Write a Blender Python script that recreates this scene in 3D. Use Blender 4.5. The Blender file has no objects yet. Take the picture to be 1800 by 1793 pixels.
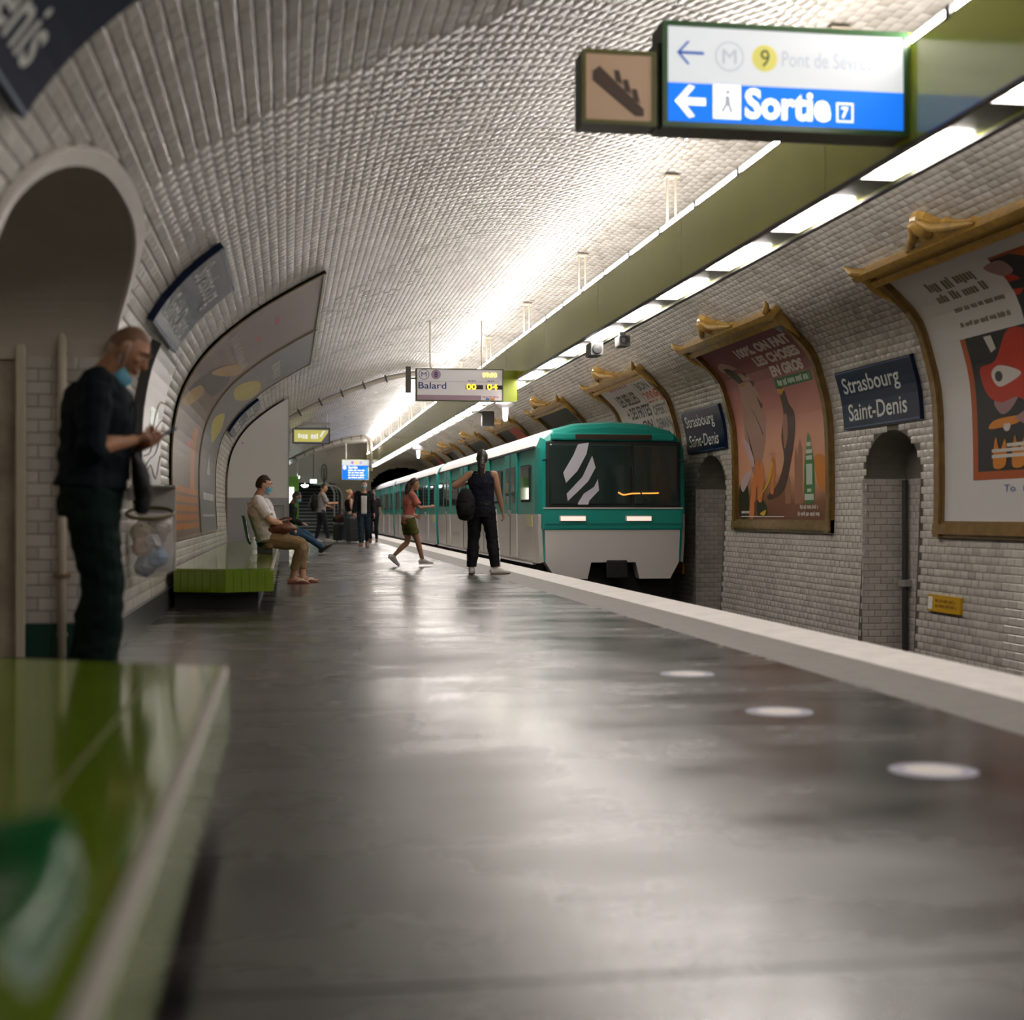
import bpy, bmesh, math, random
import numpy as np
from mathutils import Vector, Matrix, Euler, Quaternion

# ------------------------------------------------------------------ camera, world, exposure
S = bpy.context.scene
COL = S.collection
random.seed(7)
RNG = np.random.default_rng(7)

CAM_H = 0.85
YAW = math.radians(8.84)
FPX = 2540.0
cam_data = bpy.data.cameras.new('camera')
cam = bpy.data.objects.new('camera', cam_data)
COL.objects.link(cam)
cam_data.sensor_fit = 'HORIZONTAL'
cam_data.sensor_width = 36.0
cam_data.lens = FPX / 1800.0 * 36.0
cam.location = (0.0, 0.0, CAM_H)
cam.rotation_euler = (math.radians(90.19), 0.0, -YAW)
cam_data.clip_start = 0.05
cam_data.clip_end = 300.0
cam_data.dof.use_dof = True
cam_data.dof.focus_distance = 22.0
cam_data.dof.aperture_fstop = 1.6
S.camera = cam

world = bpy.data.worlds.new('station_air')
S.world = world
world.use_nodes = True
world.node_tree.nodes['Background'].inputs[0].default_value = (0.9, 0.95, 1.0, 1)
world.node_tree.nodes['Background'].inputs[1].default_value = 0.02

S.view_settings.view_transform = 'Standard'
S.view_settings.look = 'None'
S.view_settings.exposure = 0.50
S.view_settings.gamma = 1.0
S.view_settings.use_curve_mapping = False
S.cycles.max_bounces = 8
S.cycles.diffuse_bounces = 4
S.cycles.glossy_bounces = 4
S.cycles.sample_clamp_indirect = 6.0
S.cycles.caustics_reflective = False
S.cycles.caustics_refractive = False

TUBE_POWER = 48.0      # radiance of the bare tubes along the top of the beam
LAMP_POWER = 20.0       # radiance of the lenses under the beam


def at(px, py, d):
    """Point that the photograph shows at pixel (px, py), d metres in front of the lens."""
    u = (px - 900.0) / FPX
    v = (905.0 - py) / FPX
    s, c = math.sin(YAW), math.cos(YAW)
    return Vector(((s + u * c) * d, (c - u * s) * d, CAM_H + v * d))


# ------------------------------------------------------------------ materials
MATS = {}


def mat(name, col, rough=0.5, metal=0.0, emit=0.0, ecol=None, var=0.0, vscale=6.0, bump=0.0, bscale=40.0,
        coat=0.0, spec=0.5, alpha=1.0, trans=0.0, rvar=0.0):
    if name in MATS:
        return MATS[name]
    m = bpy.data.materials.new(name)
    m.use_nodes = True
    nt = m.node_tree
    b = nt.nodes['Principled BSDF']
    b.inputs['Base Color'].default_value = (*col, 1)
    b.inputs['Roughness'].default_value = rough
    b.inputs['Metallic'].default_value = metal
    b.inputs['Specular IOR Level'].default_value = spec
    b.inputs['Coat Weight'].default_value = coat
    b.inputs['Coat Roughness'].default_value = 0.06
    b.inputs['Transmission Weight'].default_value = trans
    b.inputs['Alpha'].default_value = alpha
    if emit:
        b.inputs['Emission Color'].default_value = (*(ecol or col), 1)
        b.inputs['Emission Strength'].default_value = emit
    if var or bump or rvar:
        tc = nt.nodes.new('ShaderNodeTexCoord')
    if var or rvar:
        nz = nt.nodes.new('ShaderNodeTexNoise')
        nz.inputs['Scale'].default_value = vscale
        nz.inputs['Detail'].default_value = 5
        nz.inputs['Roughness'].default_value = 0.65
        nt.links.new(tc.outputs['Object'], nz.inputs['Vector'])
    if var:
        rmp = nt.nodes.new('ShaderNodeMapRange')
        rmp.inputs[1].default_value = 0.3
        rmp.inputs[2].default_value = 0.7
        rmp.inputs[3].default_value = 1 - var
        rmp.inputs[4].default_value = 1 + var
        nt.links.new(nz.outputs['Fac'], rmp.inputs[0])
        hs = nt.nodes.new('ShaderNodeHueSaturation')
        hs.inputs['Color'].default_value = (*col, 1)
        nt.links.new(rmp.outputs[0], hs.inputs['Value'])
        nt.links.new(hs.outputs[0], b.inputs['Base Color'])
    if rvar:
        r2 = nt.nodes.new('ShaderNodeMapRange')
        r2.inputs[1].default_value = 0.3
        r2.inputs[2].default_value = 0.7
        r2.inputs[3].default_value = max(0.02, rough - rvar)
        r2.inputs[4].default_value = rough + rvar
        nt.links.new(nz.outputs['Fac'], r2.inputs[0])
        nt.links.new(r2.outputs[0], b.inputs['Roughness'])
    if bump:
        n2 = nt.nodes.new('ShaderNodeTexNoise')
        n2.inputs['Scale'].default_value = bscale
        n2.inputs['Detail'].default_value = 4
        nt.links.new(tc.outputs['Object'], n2.inputs['Vector'])
        bp = nt.nodes.new('ShaderNodeBump')
        bp.inputs['Strength'].default_value = bump
        bp.inputs['Distance'].default_value = 0.01
        nt.links.new(n2.outputs['Fac'], bp.inputs['Height'])
        nt.links.new(bp.outputs[0], b.inputs['Normal'])
    MATS[name] = m
    return m


def tile_material(name, col, dark, rough=0.23, grime=0.35):
    m = bpy.data.materials.new(name)
    m.use_nodes = True
    nt = m.node_tree
    N, L = nt.nodes, nt.links
    b = N['Principled BSDF']
    b.inputs['Roughness'].default_value = rough
    b.inputs['Specular IOR Level'].default_value = 0.6
    at_ = N.new('ShaderNodeAttribute')
    at_.attribute_name = 'piece_random'
    oi = N.new('ShaderNodeObjectInfo')
    add = N.new('ShaderNodeMath'); add.operation = 'ADD'
    L.new(at_.outputs['Fac'], add.inputs[0]); L.new(oi.outputs['Random'], add.inputs[1])
    fr = N.new('ShaderNodeMath'); fr.operation = 'FRACT'
    L.new(add.outputs[0], fr.inputs[0])
    pw = N.new('ShaderNodeMath'); pw.operation = 'POWER'; pw.inputs[1].default_value = 3.0
    L.new(fr.outputs[0], pw.inputs[0])
    ge = N.new('ShaderNodeNewGeometry')
    nz = N.new('ShaderNodeTexNoise'); nz.inputs['Scale'].default_value = 0.55; nz.inputs['Detail'].default_value = 6
    L.new(ge.outputs['Position'], nz.inputs['Vector'])
    mr = N.new('ShaderNodeMapRange'); mr.inputs[1].default_value = 0.42; mr.inputs[2].default_value = 0.72
    mr.inputs[3].default_value = 0.0; mr.inputs[4].default_value = grime
    L.new(nz.outputs['Fac'], mr.inputs[0])
    m1 = N.new('ShaderNodeMath'); m1.operation = 'MULTIPLY_ADD'; m1.inputs[1].default_value = 0.32
    L.new(pw.outputs[0], m1.inputs[0]); L.new(mr.outputs[0], m1.inputs[2])
    # darker up the vault: light falloff put into the tile colour, along with grime
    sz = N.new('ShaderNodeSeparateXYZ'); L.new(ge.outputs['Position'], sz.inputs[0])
    dim_z = N.new('ShaderNodeMapRange'); dim_z.inputs[1].default_value = 1.5; dim_z.inputs[2].default_value = 2.8
    dim_z.inputs[3].default_value = 0.0; dim_z.inputs[4].default_value = 0.42
    L.new(sz.outputs['Z'], dim_z.inputs[0])
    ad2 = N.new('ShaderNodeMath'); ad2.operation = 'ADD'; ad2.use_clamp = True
    L.new(m1.outputs[0], ad2.inputs[0]); L.new(dim_z.outputs[0], ad2.inputs[1])
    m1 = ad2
    mx = N.new('ShaderNodeMix'); mx.data_type = 'RGBA'
    mx.inputs[6].default_value = (*col, 1); mx.inputs[7].default_value = (*dark, 1)
    L.new(m1.outputs[0], mx.inputs[0])
    L.new(mx.outputs[2], b.inputs['Base Color'])
    MATS[name] = m
    return m


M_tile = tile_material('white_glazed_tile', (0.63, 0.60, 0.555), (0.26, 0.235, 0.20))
M_grout = mat('grout', (0.15, 0.135, 0.11), 0.85, var=0.25, vscale=3)
M_floor = None
M_white_edge = mat('white_edging', (0.76, 0.73, 0.70), 0.55, var=0.12, vscale=5, bump=0.1)
M_tactile = mat('grey_tactile_band', (0.20, 0.19, 0.175), 0.62, var=0.12, vscale=8, bump=0.25, bscale=90)
M_dark = mat('dark_ballast', (0.035, 0.033, 0.03), 0.9, var=0.4, vscale=14, bump=0.6)
M_steel = mat('steel', (0.42, 0.41, 0.40), 0.3, 1.0)
M_greymetal = mat('grey_painted_metal', (0.36, 0.35, 0.33), 0.4)
M_darkmetal = mat('dark_metal', (0.045, 0.045, 0.045), 0.4)
M_plaster = mat('cream_plaster', (0.54, 0.495, 0.42), 0.6, var=0.07, vscale=2.5)
M_rim = mat('white_arch_rim', (0.70, 0.67, 0.62), 0.4, var=0.05)
M_concrete = mat('stained_concrete', (0.44, 0.38, 0.30), 0.8, var=0.4, vscale=2.2, bump=0.2)
M_cream = mat('cream_paint', (0.60, 0.54, 0.42), 0.4)
M_greentile = mat('bottle_green_tile', (0.012, 0.05, 0.035), 0.2)
M_skirt = mat('charcoal_tile', (0.055, 0.06, 0.058), 0.3, var=0.2, vscale=9)
M_bench = mat('lime_green_glaze', (0.145, 0.225, 0.010), 0.10, coat=0.1, var=0.08, vscale=3)
M_nosing = mat('pale_nosing', (0.50, 0.47, 0.43), 0.35)
M_plinth = mat('dark_plinth', (0.025, 0.025, 0.022), 0.6)
M_seat = mat('green_shell_plastic', (0.015, 0.21, 0.05), 0.2, coat=0.3)
M_beam = mat('olive_green_panel', (0.43, 0.47, 0.06), 0.16, spec=0.35, coat=0.25, var=0.03, vscale=1.2)
M_beamend = mat('lime_green_metal', (0.27, 0.33, 0.02), 0.25)
M_beamdark = mat('beam_underside', (0.10, 0.10, 0.085), 0.45)
M_tube = mat('tube_glow', (1, 1, 1), 0.4, emit=TUBE_POWER, ecol=(1.0, 0.935, 0.895))
M_lamp = mat('lens_glow', (1, 1, 1), 0.4, emit=LAMP_POWER, ecol=(1.0, 0.92, 0.865))
M_lampdim = mat('lens_end_glow', (0.9, 0.9, 0.9), 0.4, emit=3.0, ecol=(1.0, 0.90, 0.80))
M_ceramic = mat('honey_ceramic', (0.43, 0.255, 0.055), 0.22, var=0.22, vscale=9)
M_ceramicdark = mat('brown_ceramic', (0.20, 0.115, 0.03), 0.22, var=0.25, vscale=9)
M_navy = mat('navy_enamel', (0.003, 0.012, 0.045), 0.22, spec=0.3)
M_white = mat('white_print', (0.78, 0.78, 0.76), 0.4)
M_black = mat('black_print', (0.012, 0.012, 0.012), 0.5)


# ------------------------------------------------------------------ object helpers
def link(o, parent=None):
    COL.objects.link(o)
    if parent is not None:
        o.parent = parent
    return o


def tag(o, label=None, cat=None, group=None, kind=None):
    if label: o['label'] = label
    if cat: o['category'] = cat
    if group: o['group'] = group
    if kind: o['kind'] = kind
    return o


def empty(name, loc=(0, 0, 0), rz=0.0, label=None, cat=None, group=None, kind=None):
    o = bpy.data.objects.new(name, None)
    o.empty_display_size = 0.1
    o.location = loc
    o.rotation_euler = (0, 0, rz)
    link(o)
    return tag(o, label, cat, group, kind)


def obj(name, me, m=None, parent=None, smooth=False, loc=None, kind=None):
    """Link a bmesh or mesh as one object."""
    if isinstance(me, bmesh.types.BMesh):
        bm = me
        me = bpy.data.meshes.new(name)
        bmesh.ops.recalc_face_normals(bm, faces=bm.faces[:]) if kind != 'keep' else None
        bm.to_mesh(me)
        bm.free()
    o = bpy.data.objects.new(name, me)
    if m is not None:
        for x in (m if isinstance(m, (list, tuple)) else [m]):
            me.materials.append(x)
    if smooth:
        me.shade_smooth()
    link(o, parent)
    if loc is not None:
        o.location = loc
    if kind and kind != 'keep':
        o['kind'] = kind
    return o


def copy_tree(o, parent=None):
    c = o.copy()
    COL.objects.link(c)
    if parent is not None:
        c.parent = parent
    for ch in list(o.children):
        copy_tree(ch, c)
    return c


def box(bm, x0, x1, y0, y1, z0, z1, bev=0.0, mi=0):
    vs = [bm.verts.new(p) for p in ((x0, y0, z0), (x1, y0, z0), (x1, y1, z0), (x0, y1, z0),
                                    (x0, y0, z1), (x1, y0, z1), (x1, y1, z1), (x0, y1, z1))]
    fs = []
    for q in ((3, 2, 1, 0), (4, 5, 6, 7), (0, 1, 5, 4), (1, 2, 6, 5), (2, 3, 7, 6), (3, 0, 4, 7)):
        f = bm.faces.new([vs[i] for i in q]); f.material_index = mi; fs.append(f)
    if bev > 0:
        es = list({e for f in fs for e in f.edges})
        bmesh.ops.bevel(bm, geom=es, offset=bev, segments=2, profile=0.5, affect='EDGES')
    return fs


def B(*a, **k):
    bm = bmesh.new()
    box(bm, *a, **k)
    return bm


def catmull(pts, n):
    P = [np.array(p, float) for p in pts]
    if len(P) < 3 or n <= 1:
        return P
    out = []
    E = [2 * P[0] - P[1]] + P + [2 * P[-1] - P[-2]]
    for i in range(1, len(E) - 2):
        p0, p1, p2, p3 = E[i - 1:i + 3]
        for k in range(n):
            t = k / n
            out.append(0.5 * ((2 * p1) + (-p0 + p2) * t + (2 * p0 - 5 * p1 + 4 * p2 - p3) * t * t + (-p0 + 3 * p1 - 3 * p2 + p3) * t ** 3))
    out.append(P[-1])
    return out


def tube(bm, pts, rad, seg=10, n=3, ref=None, caps=True, mi=0, rnd=True):
    """Tapered tube of elliptical section along pts. rad: r or (r along ref, r across) per point."""
    m = len(pts)
    if not isinstance(rad, (list, tuple)) or (len(rad) == 2 and m != 2 and not isinstance(rad[0], (list, tuple))):
        rad = [rad] * m
    R = [(r, r) if not isinstance(r, (list, tuple)) else r for r in rad]
    D = [np.concatenate([np.array(p, float), np.array(r, float)]) for p, r in zip(pts, R)]
    D = catmull(D, n) if m > 2 else D
    P = [d[:3] for d in D]
    Q = [np.abs(d[3:]) for d in D]
    T = []
    for i in range(len(P)):
        a, b = P[max(0, i - 1)], P[min(len(P) - 1, i + 1)]
        t = b - a
        T.append(t / (np.linalg.norm(t) + 1e-12))
    if rnd and caps:
        P2, Q2, T2 = [], [], []
        for f, g in ((0.94, 0.35), (0.72, 0.72), (0.4, 0.93)):
            P2.append(P[0] - T[0] * min(Q[0]) * f); Q2.append(Q[0] * g); T2.append(T[0])
        P2 += P; Q2 += Q; T2 += T
        for f, g in ((0.4, 0.93), (0.72, 0.72), (0.94, 0.35)):
            P2.append(P[-1] + T[-1] * min(Q[-1]) * f); Q2.append(Q[-1] * g); T2.append(T[-1])
        P, Q, T = P2, Q2, T2
    x = np.array(ref if ref is not None else ((1, 0, 0) if abs(T[0][0]) < 0.8 else (0, 1, 0)), float)
    rings = []
    for p, q, t in zip(P, Q, T):
        x = x - t * np.dot(x, t)
        x = x / (np.linalg.norm(x) + 1e-12)
        y = np.cross(t, x)
        rings.append([bm.verts.new(p + x * q[0] * math.cos(a) + y * q[1] * math.sin(a))
                      for a in (2 * math.pi * k / seg for k in range(seg))])
    for a, b in zip(rings, rings[1:]):
        for k in range(seg):
            f = bm.faces.new((a[k], a[(k + 1) % seg], b[(k + 1) % seg], b[k]))
            f.material_index = mi
    if caps:
        bm.faces.new(rings[0][::-1]).material_index = mi
        bm.faces.new(rings[-1]).material_index = mi
    return rings


def T_(pts, rad, **k):
    bm = bmesh.new()
    tube(bm, pts, rad, **k)
    return bm


def lathe(bm, prof, c=(0, 0, 0), seg=20, axis='Z', mi=0, sx=1.0):
    rings = []
    for r, h in prof:
        ring = []
        for k in range(seg):
            a = 2 * math.pi * k / seg
            p = (r * math.cos(a) * sx, r * math.sin(a), h)
            if axis == 'Y': p = (p[0], p[2], p[1])
            if axis == 'X': p = (p[2], p[0], p[1])
            ring.append(bm.verts.new((p[0] + c[0], p[1] + c[1], p[2] + c[2])))
        rings.append(ring)
    for a, b in zip(rings, rings[1:]):
        for k in range(seg):
            bm.faces.new((a[k], a[(k + 1) % seg], b[(k + 1) % seg], b[k])).material_index = mi
    if prof[0][0] > 1e-5: bm.faces.new(rings[0][::-1]).material_index = mi
    if prof[-1][0] > 1e-5: bm.faces.new(rings[-1]).material_index = mi
    bmesh.ops.remove_doubles(bm, verts=bm.verts[:], dist=1e-6)


def blob(bm, c, r, u=14, v=9, fn=None, mi=0):
    """Ellipsoid; fn may reshape unit-sphere points."""
    rows = []
    r = (r, r, r) if isinstance(r, (int, float)) else r
    for j in range(v + 1):
        th = math.pi * j / v
        row = []
        for i in range(u):
            ph = 2 * math.pi * i / u
            p = np.array((math.sin(th) * math.cos(ph), math.sin(th) * math.sin(ph), math.cos(th)))
            q = fn(p) if fn else p * r
            row.append((q[0] + c[0], q[1] + c[1], q[2] + c[2]))
        rows.append(row)
    top = bm.verts.new(rows[0][0]); bot = bm.verts.new(rows[-1][0])
    R = [[bm.verts.new(p) for p in row] for row in rows[1:-1]]
    for i in range(u):
        bm.faces.new((top, R[0][i], R[0][(i + 1) % u])).material_index = mi
        bm.faces.new((bot, R[-1][(i + 1) % u], R[-1][i])).material_index = mi
    for a, b in zip(R, R[1:]):
        for i in range(u):
            bm.faces.new((a[i], b[i], b[(i + 1) % u], a[(i + 1) % u])).material_index = mi


def poly(bm, pts, z=0.0, mi=0):
    vs = [bm.verts.new((p[0], p[1], z)) for p in pts]
    f = bm.faces.new(vs)
    f.material_index = mi
    return f


def disc(bm, cx, cy, rx, ry=None, z=0.0, n=20, mi=0):
    ry = ry or rx
    poly(bm, [(cx + rx * math.cos(2 * math.pi * k / n), cy + ry * math.sin(2 * math.pi * k / n)) for k in range(n)], z, mi)


def ringflat(bm, cx, cy, r0, r1, z=0.0, n=24, mi=0):
    a = [bm.verts.new((cx + r0 * math.cos(2 * math.pi * k / n), cy + r0 * math.sin(2 * math.pi * k / n), z)) for k in range(n)]
    b = [bm.verts.new((cx + r1 * math.cos(2 * math.pi * k / n), cy + r1 * math.sin(2 * math.pi * k / n), z)) for k in range(n)]
    for k in range(n):
        bm.faces.new((a[k], b[k], b[(k + 1) % n], a[(k + 1) % n])).material_index = mi


def rect(bm, x0, y0, x1, y1, z=0.0, mi=0):
    poly(bm, [(x0, y0), (x1, y0), (x1, y1), (x0, y1)], z, mi)


TEXT_CACHE = {}
LINE = [0]
SMALL = set()


def text_geo(s, bold=0.0):
    key = (s, bold)
    if key not in TEXT_CACHE:
        cu = bpy.data.curves.new('txt', 'FONT')
        cu.body = s
        cu.size = 1.0
        cu.offset = bold
        cu.resolution_u = 3
        o = bpy.data.objects.new('txt', cu)
        COL.objects.link(o)
        dg = bpy.context.evaluated_depsgraph_get()
        dg.update()
        me = bpy.data.meshes.new_from_object(o.evaluated_get(dg))
        V = [v.co.to_tuple()[:2] for v in me.vertices]
        F = [tuple(p.vertices) for p in me.polygons]
        bpy.data.objects.remove(o)
        bpy.data.curves.remove(cu)
        bpy.data.meshes.remove(me)
        TEXT_CACHE[key] = (V, F)
    return TEXT_CACHE[key]


def scribble(bm, x0, y0, x1, y1, z=0.0, seed=1):
    """A line of print too small to read: word-sized runs of short strokes."""
    r = random.Random(seed)
    h = y1 - y0
    x = x0
    LINE[0] += 1
    mi = LINE[0]
    SMALL.add(mi)
    left = 0
    while x < x1 - h * 0.3:
        if left <= 0:
            left = r.randint(3, 8)
            if x > x0: x += h * 0.5
        w = h * r.uniform(0.35, 0.6)
        lo = y0 if r.random() < 0.75 else y0 + h * 0.15
        rect(bm, x, lo, min(x + w * 0.8, x1), y1 if r.random() < 0.3 else y1 - h * 0.2, z, mi)
        x += w
        left -= 1


def text(bm, s, x0, y0, x1=None, y1=None, h=None, bold=0.0, z=0.0, mi=0, rot=0.0):
    """Lettering fitted into the box (x0,y0)-(x1,y1), or of cap height h from (x0,y0)."""
    V, F = text_geo(s, bold)
    if not V:
        return
    ax, bx = min(v[0] for v in V), max(v[0] for v in V)
    ay, by = min(v[1] for v in V), max(v[1] for v in V)
    if h is None:
        sx, sy = (x1 - x0) / (bx - ax), (y1 - y0) / (by - ay)
        oy = ay
    else:
        sy = h / 0.73
        sx = sy if x1 is None else (x1 - x0) / (bx - ax)
        oy = 0.0
    LINE[0] += 1
    mi = LINE[0]
    vs = []
    for v in V:
        px, py = (v[0] - ax) * sx, (v[1] - oy) * sy
        c, s_ = math.cos(rot), math.sin(rot)
        vs.append(bm.verts.new((x0 + px * c - py * s_, y0 + px * s_ + py * c, z)))
    for f in F:
        try:
            bm.faces.new([vs[i] for i in f]).material_index = mi
        except ValueError:
            pass


# ------------------------------------------------------------------ the vault profile (x, z), left foot to right foot
PROFILE = [(-1.06, 0.0), (-1.075, 0.5), (-1.10, 1.0), (-1.105, 1.4), (-1.08, 1.72), (-0.985, 2.07), (-0.76, 2.42), (-0.40, 2.74), (0.0, 3.0),
           (0.40, 3.22), (1.05, 3.52), (2.2, 3.92), (3.3, 4.08), (4.1, 4.03), (5.0, 3.80), (5.55, 3.55), (5.88, 3.33),
           (6.24, 3.01), (6.40, 2.80), (6.51, 2.47), (6.59, 2.12), (6.62, 1.6), (6.62, 0.85), (6.58, 0.0), (6.52, -1.1)]
_pp = np.array(catmull(PROFILE, 24))
_sl = np.concatenate([[0], np.cumsum(np.linalg.norm(np.diff(_pp, axis=0), axis=1))])
S_TOT = float(_sl[-1])


def prof(s):
    """x, z and inward normal (nx, nz) at arc length s from the left foot."""
    s = np.clip(s, 0, S_TOT)
    x = np.interp(s, _sl, _pp[:, 0]); z = np.interp(s, _sl, _pp[:, 1])
    e = 0.04
    dx = np.interp(np.clip(s + e, 0, S_TOT), _sl, _pp[:, 0]) - np.interp(np.clip(s - e, 0, S_TOT), _sl, _pp[:, 0])
    dz = np.interp(np.clip(s + e, 0, S_TOT), _sl, _pp[:, 1]) - np.interp(np.clip(s - e, 0, S_TOT), _sl, _pp[:, 1])
    l = np.sqrt(dx * dx + dz * dz)
    return x, z, dz / l, -dx / l


_im = int(np.argmax(_pp[:, 1]))


def s_left(z):
    return float(np.interp(z, _pp[:_im, 1], _sl[:_im]))


def s_right(z):
    return float(np.interp(z, _pp[_im:, 1][::-1], _sl[_im:][::-1]))


class Wall:
    """Maps flat wall coordinates (a to the right, b up along the curve, h off the wall) to the vault."""

    def __init__(self, side, y0, z0):
        self.side, self.y0 = side, y0
        self.s0 = s_left(z0) if side == 'L' else s_right(z0)

    def __call__(self, a, b, h):
        s = self.s0 + b if self.side == 'L' else self.s0 - b
        x, z, nx, nz = prof(s)
        y = self.y0 + a if self.side == 'L' else self.y0 - a
        return Vector((float(x + nx * h), y, float(z + nz * h)))


def slice_b(bm, step=0.14):
    lo = min(v.co.y for v in bm.verts); hi = max(v.co.y for v in bm.verts)
    k = math.floor(lo / step) + 1
    while k * step < hi:
        bmesh.ops.bisect_plane(bm, geom=bm.verts[:] + bm.edges[:] + bm.faces[:], plane_co=(0, k * step, 0), plane_no=(0, 1, 0), dist=1e-5)
        k += 1


def split_lines(bm):
    """Each line of lettering becomes a mesh of its own."""
    LINE[0] = 0
    ids = sorted({f.material_index for f in bm.faces})
    if len(ids) <= 1 and (not ids or ids[0] == 0):
        return [(bm, False)]
    out = []
    for i in ids:
        c = bm.copy()
        bmesh.ops.delete(c, geom=[f for f in c.faces if f.material_index != i], context='FACES')
        for f in c.faces:
            f.material_index = 0
        out.append((c, i in SMALL))
    bm.free()
    SMALL.clear()
    return out


def on_wall(name, bm, wall, m, parent=None, step=0.14, smooth=False, base=None):
    if LINE[0]:
        return [tag(on_wall(name, q, wall, m, parent, step, smooth, base), kind='stuff' if sm else None) for q, sm in split_lines(bm)][-1]
    slice_b(bm, step)
    for v in bm.verts:
        v.co = wall(v.co.x, v.co.y, v.co.z)
    if base is not None:
        for v in bm.verts:
            v.co -= base
    return obj(name, bm, m, parent, smooth, kind='keep')


def on_plane(name, bm, m, parent, origin, ax, ay):
    """Flat print on a sign: origin + x*ax + y*ay + z*normal."""
    if LINE[0]:
        return [tag(on_plane(name, q, m, parent, origin, ax, ay), kind='stuff' if sm else None) for q, sm in split_lines(bm)][-1]
    ax, ay = Vector(ax), Vector(ay)
    n = ax.cross(ay)
    for v in bm.verts:
        v.co = Vector(origin) + ax * v.co.x + ay * v.co.y + n * v.co.z
    return obj(name, bm, m, parent, kind='keep')

# ------------------------------------------------------------------ setting: vault with openings
Y_NEAR, Y_FAR = -6.0, 66.0
ARCH_C, ARCH_W = 7.2, 1.8          # exit opening in the left wall
NICHES = [15.19, 22.10]            # refuge niches in the right wall
NICHE_W = 0.75


def arch_top(y):
    t = abs(y - ARCH_C) / ARCH_W
    return None if t > 1 else 1.6 + 0.78 * (1 - min(1, t) ** 2.6) ** (1 / 2.6)


def niche_top(y):
    for c in NICHES:
        t = abs(y - c) / NICHE_W
        if t <= 1:
            return 1.29 + 0.50 * math.sqrt(max(0, 1 - t * t))
    return None


S_CEIL_L = s_left(2.50)
S_CEIL_R = s_right(2.95)


def vault_part(name, s_of_y, cols, m, n=26, off=0.0):
    """Columns of the vault between s_lo(y) and s_hi(y)."""
    bm = bmesh.new()
    prev = None
    for y, lo, hi in cols:
        col = []
        for s in np.linspace(lo, hi, n):
            x, z, nx, nz = prof(s)
            col.append(bm.verts.new((float(x - nx * off), y, float(z - nz * off))))
        if prev is not None and abs(prev[0] - y) > 5e-4:
            for i in range(n - 1):
                bm.faces.new((prev[1][i], prev[1][i + 1], col[i + 1], col[i]))
        prev = (y, col)
    return tag(obj(name, bm, m, smooth=True, kind='keep'), kind='structure')


def column_list(bounds, f, step=0.06):
    """bounds: (y0, y1, open?)"""
    out = []
    for y0, y1, op in bounds:
        if op:
            k = max(2, int((y1 - y0) / step))
            out += [(y, *f(y, True)) for y in np.linspace(y0 + 1e-4, y1 - 1e-4, k)]
        else:
            out += [(y0, *f(y0, False)), (y1, *f(y1, False))]
    return out


lb = [(Y_NEAR, ARCH_C - ARCH_W, False), (ARCH_C - ARCH_W, ARCH_C + ARCH_W, True), (ARCH_C + ARCH_W, Y_FAR, False)]
wall_left = vault_part('wall_left', None, column_list(lb, lambda y, o: (s_left(arch_top(y)) if o else 0.0, S_CEIL_L)), M_grout, off=0.012)
rb = []
yy = Y_NEAR
for c in NICHES:
    rb += [(yy, c - NICHE_W, False), (c - NICHE_W, c + NICHE_W, True)]
    yy = c + NICHE_W
rb.append((yy, Y_FAR, False))
wall_right = vault_part('wall_right', None, column_list(rb, lambda y, o: (S_CEIL_R, s_right(niche_top(y)) if o else S_TOT)), M_grout, off=0.012)
ceiling = vault_part('ceiling', None, [(Y_NEAR, S_CEIL_L, S_CEIL_R), (Y_FAR, S_CEIL_L, S_CEIL_R)], M_grout, n=60, off=0.012)

# ------------------------------------------------------------------ bevelled tiles
TL, TW, TH = 0.150, 0.0755, 0.010


def tile_mesh():
    hx, hy, bv = TL / 2 - 0.0012, TW / 2 - 0.0012, 0.0085
    V = [(-hx, -hy, -0.012), (hx, -hy, -0.012), (hx, hy, -0.012), (-hx, hy, -0.012)]
    V += [(x, y, -0.004) for x, y in ((-hx, -hy), (hx, -hy), (hx, hy), (-hx, hy))]
    V += [(x, y, 0.0) for x, y in ((-hx + bv, -hy + bv), (hx - bv, -hy + bv), (hx - bv, hy - bv), (-hx + bv, hy - bv))]
    F = [(8, 9, 10, 11)] + [(4 + i, 4 + (i + 1) % 4, 8 + (i + 1) % 4, 8 + i) for i in range(4)]
    F1 = F + [(i, (i + 1) % 4, 4 + (i + 1) % 4, 4 + i) for i in range(4)]
    return np.array(V), F, F1


TV, TF, TF1 = tile_mesh()
me_tile = bpy.data.meshes.new('tile')
me_tile.from_pydata([tuple(v) for v in TV], [], TF1)
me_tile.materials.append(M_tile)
me_half = bpy.data.meshes.new('half_tile')
_hv = [(-v[0], v[1], v[2]) if False else ((v[0] + TL / 2 - 0.0012) * 0.485 - TL / 4 + 0.0012, v[1], v[2]) for v in TV]
me_half.from_pydata([tuple(v) for v in _hv], [], TF1)
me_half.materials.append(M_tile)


def half_tiles(parent, items):
    for p, x, n in items:
        x, n = Vector(x), Vector(n)
        y = n.cross(x)
        o = bpy.data.objects.new('half_tile', me_half)
        o.matrix_world = Matrix(((x[0], y[0], n[0], p[0]), (x[1], y[1], n[1], p[1]), (x[2], y[2], n[2], p[2]), (0, 0, 0, 1)))
        link(o, parent)




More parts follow.
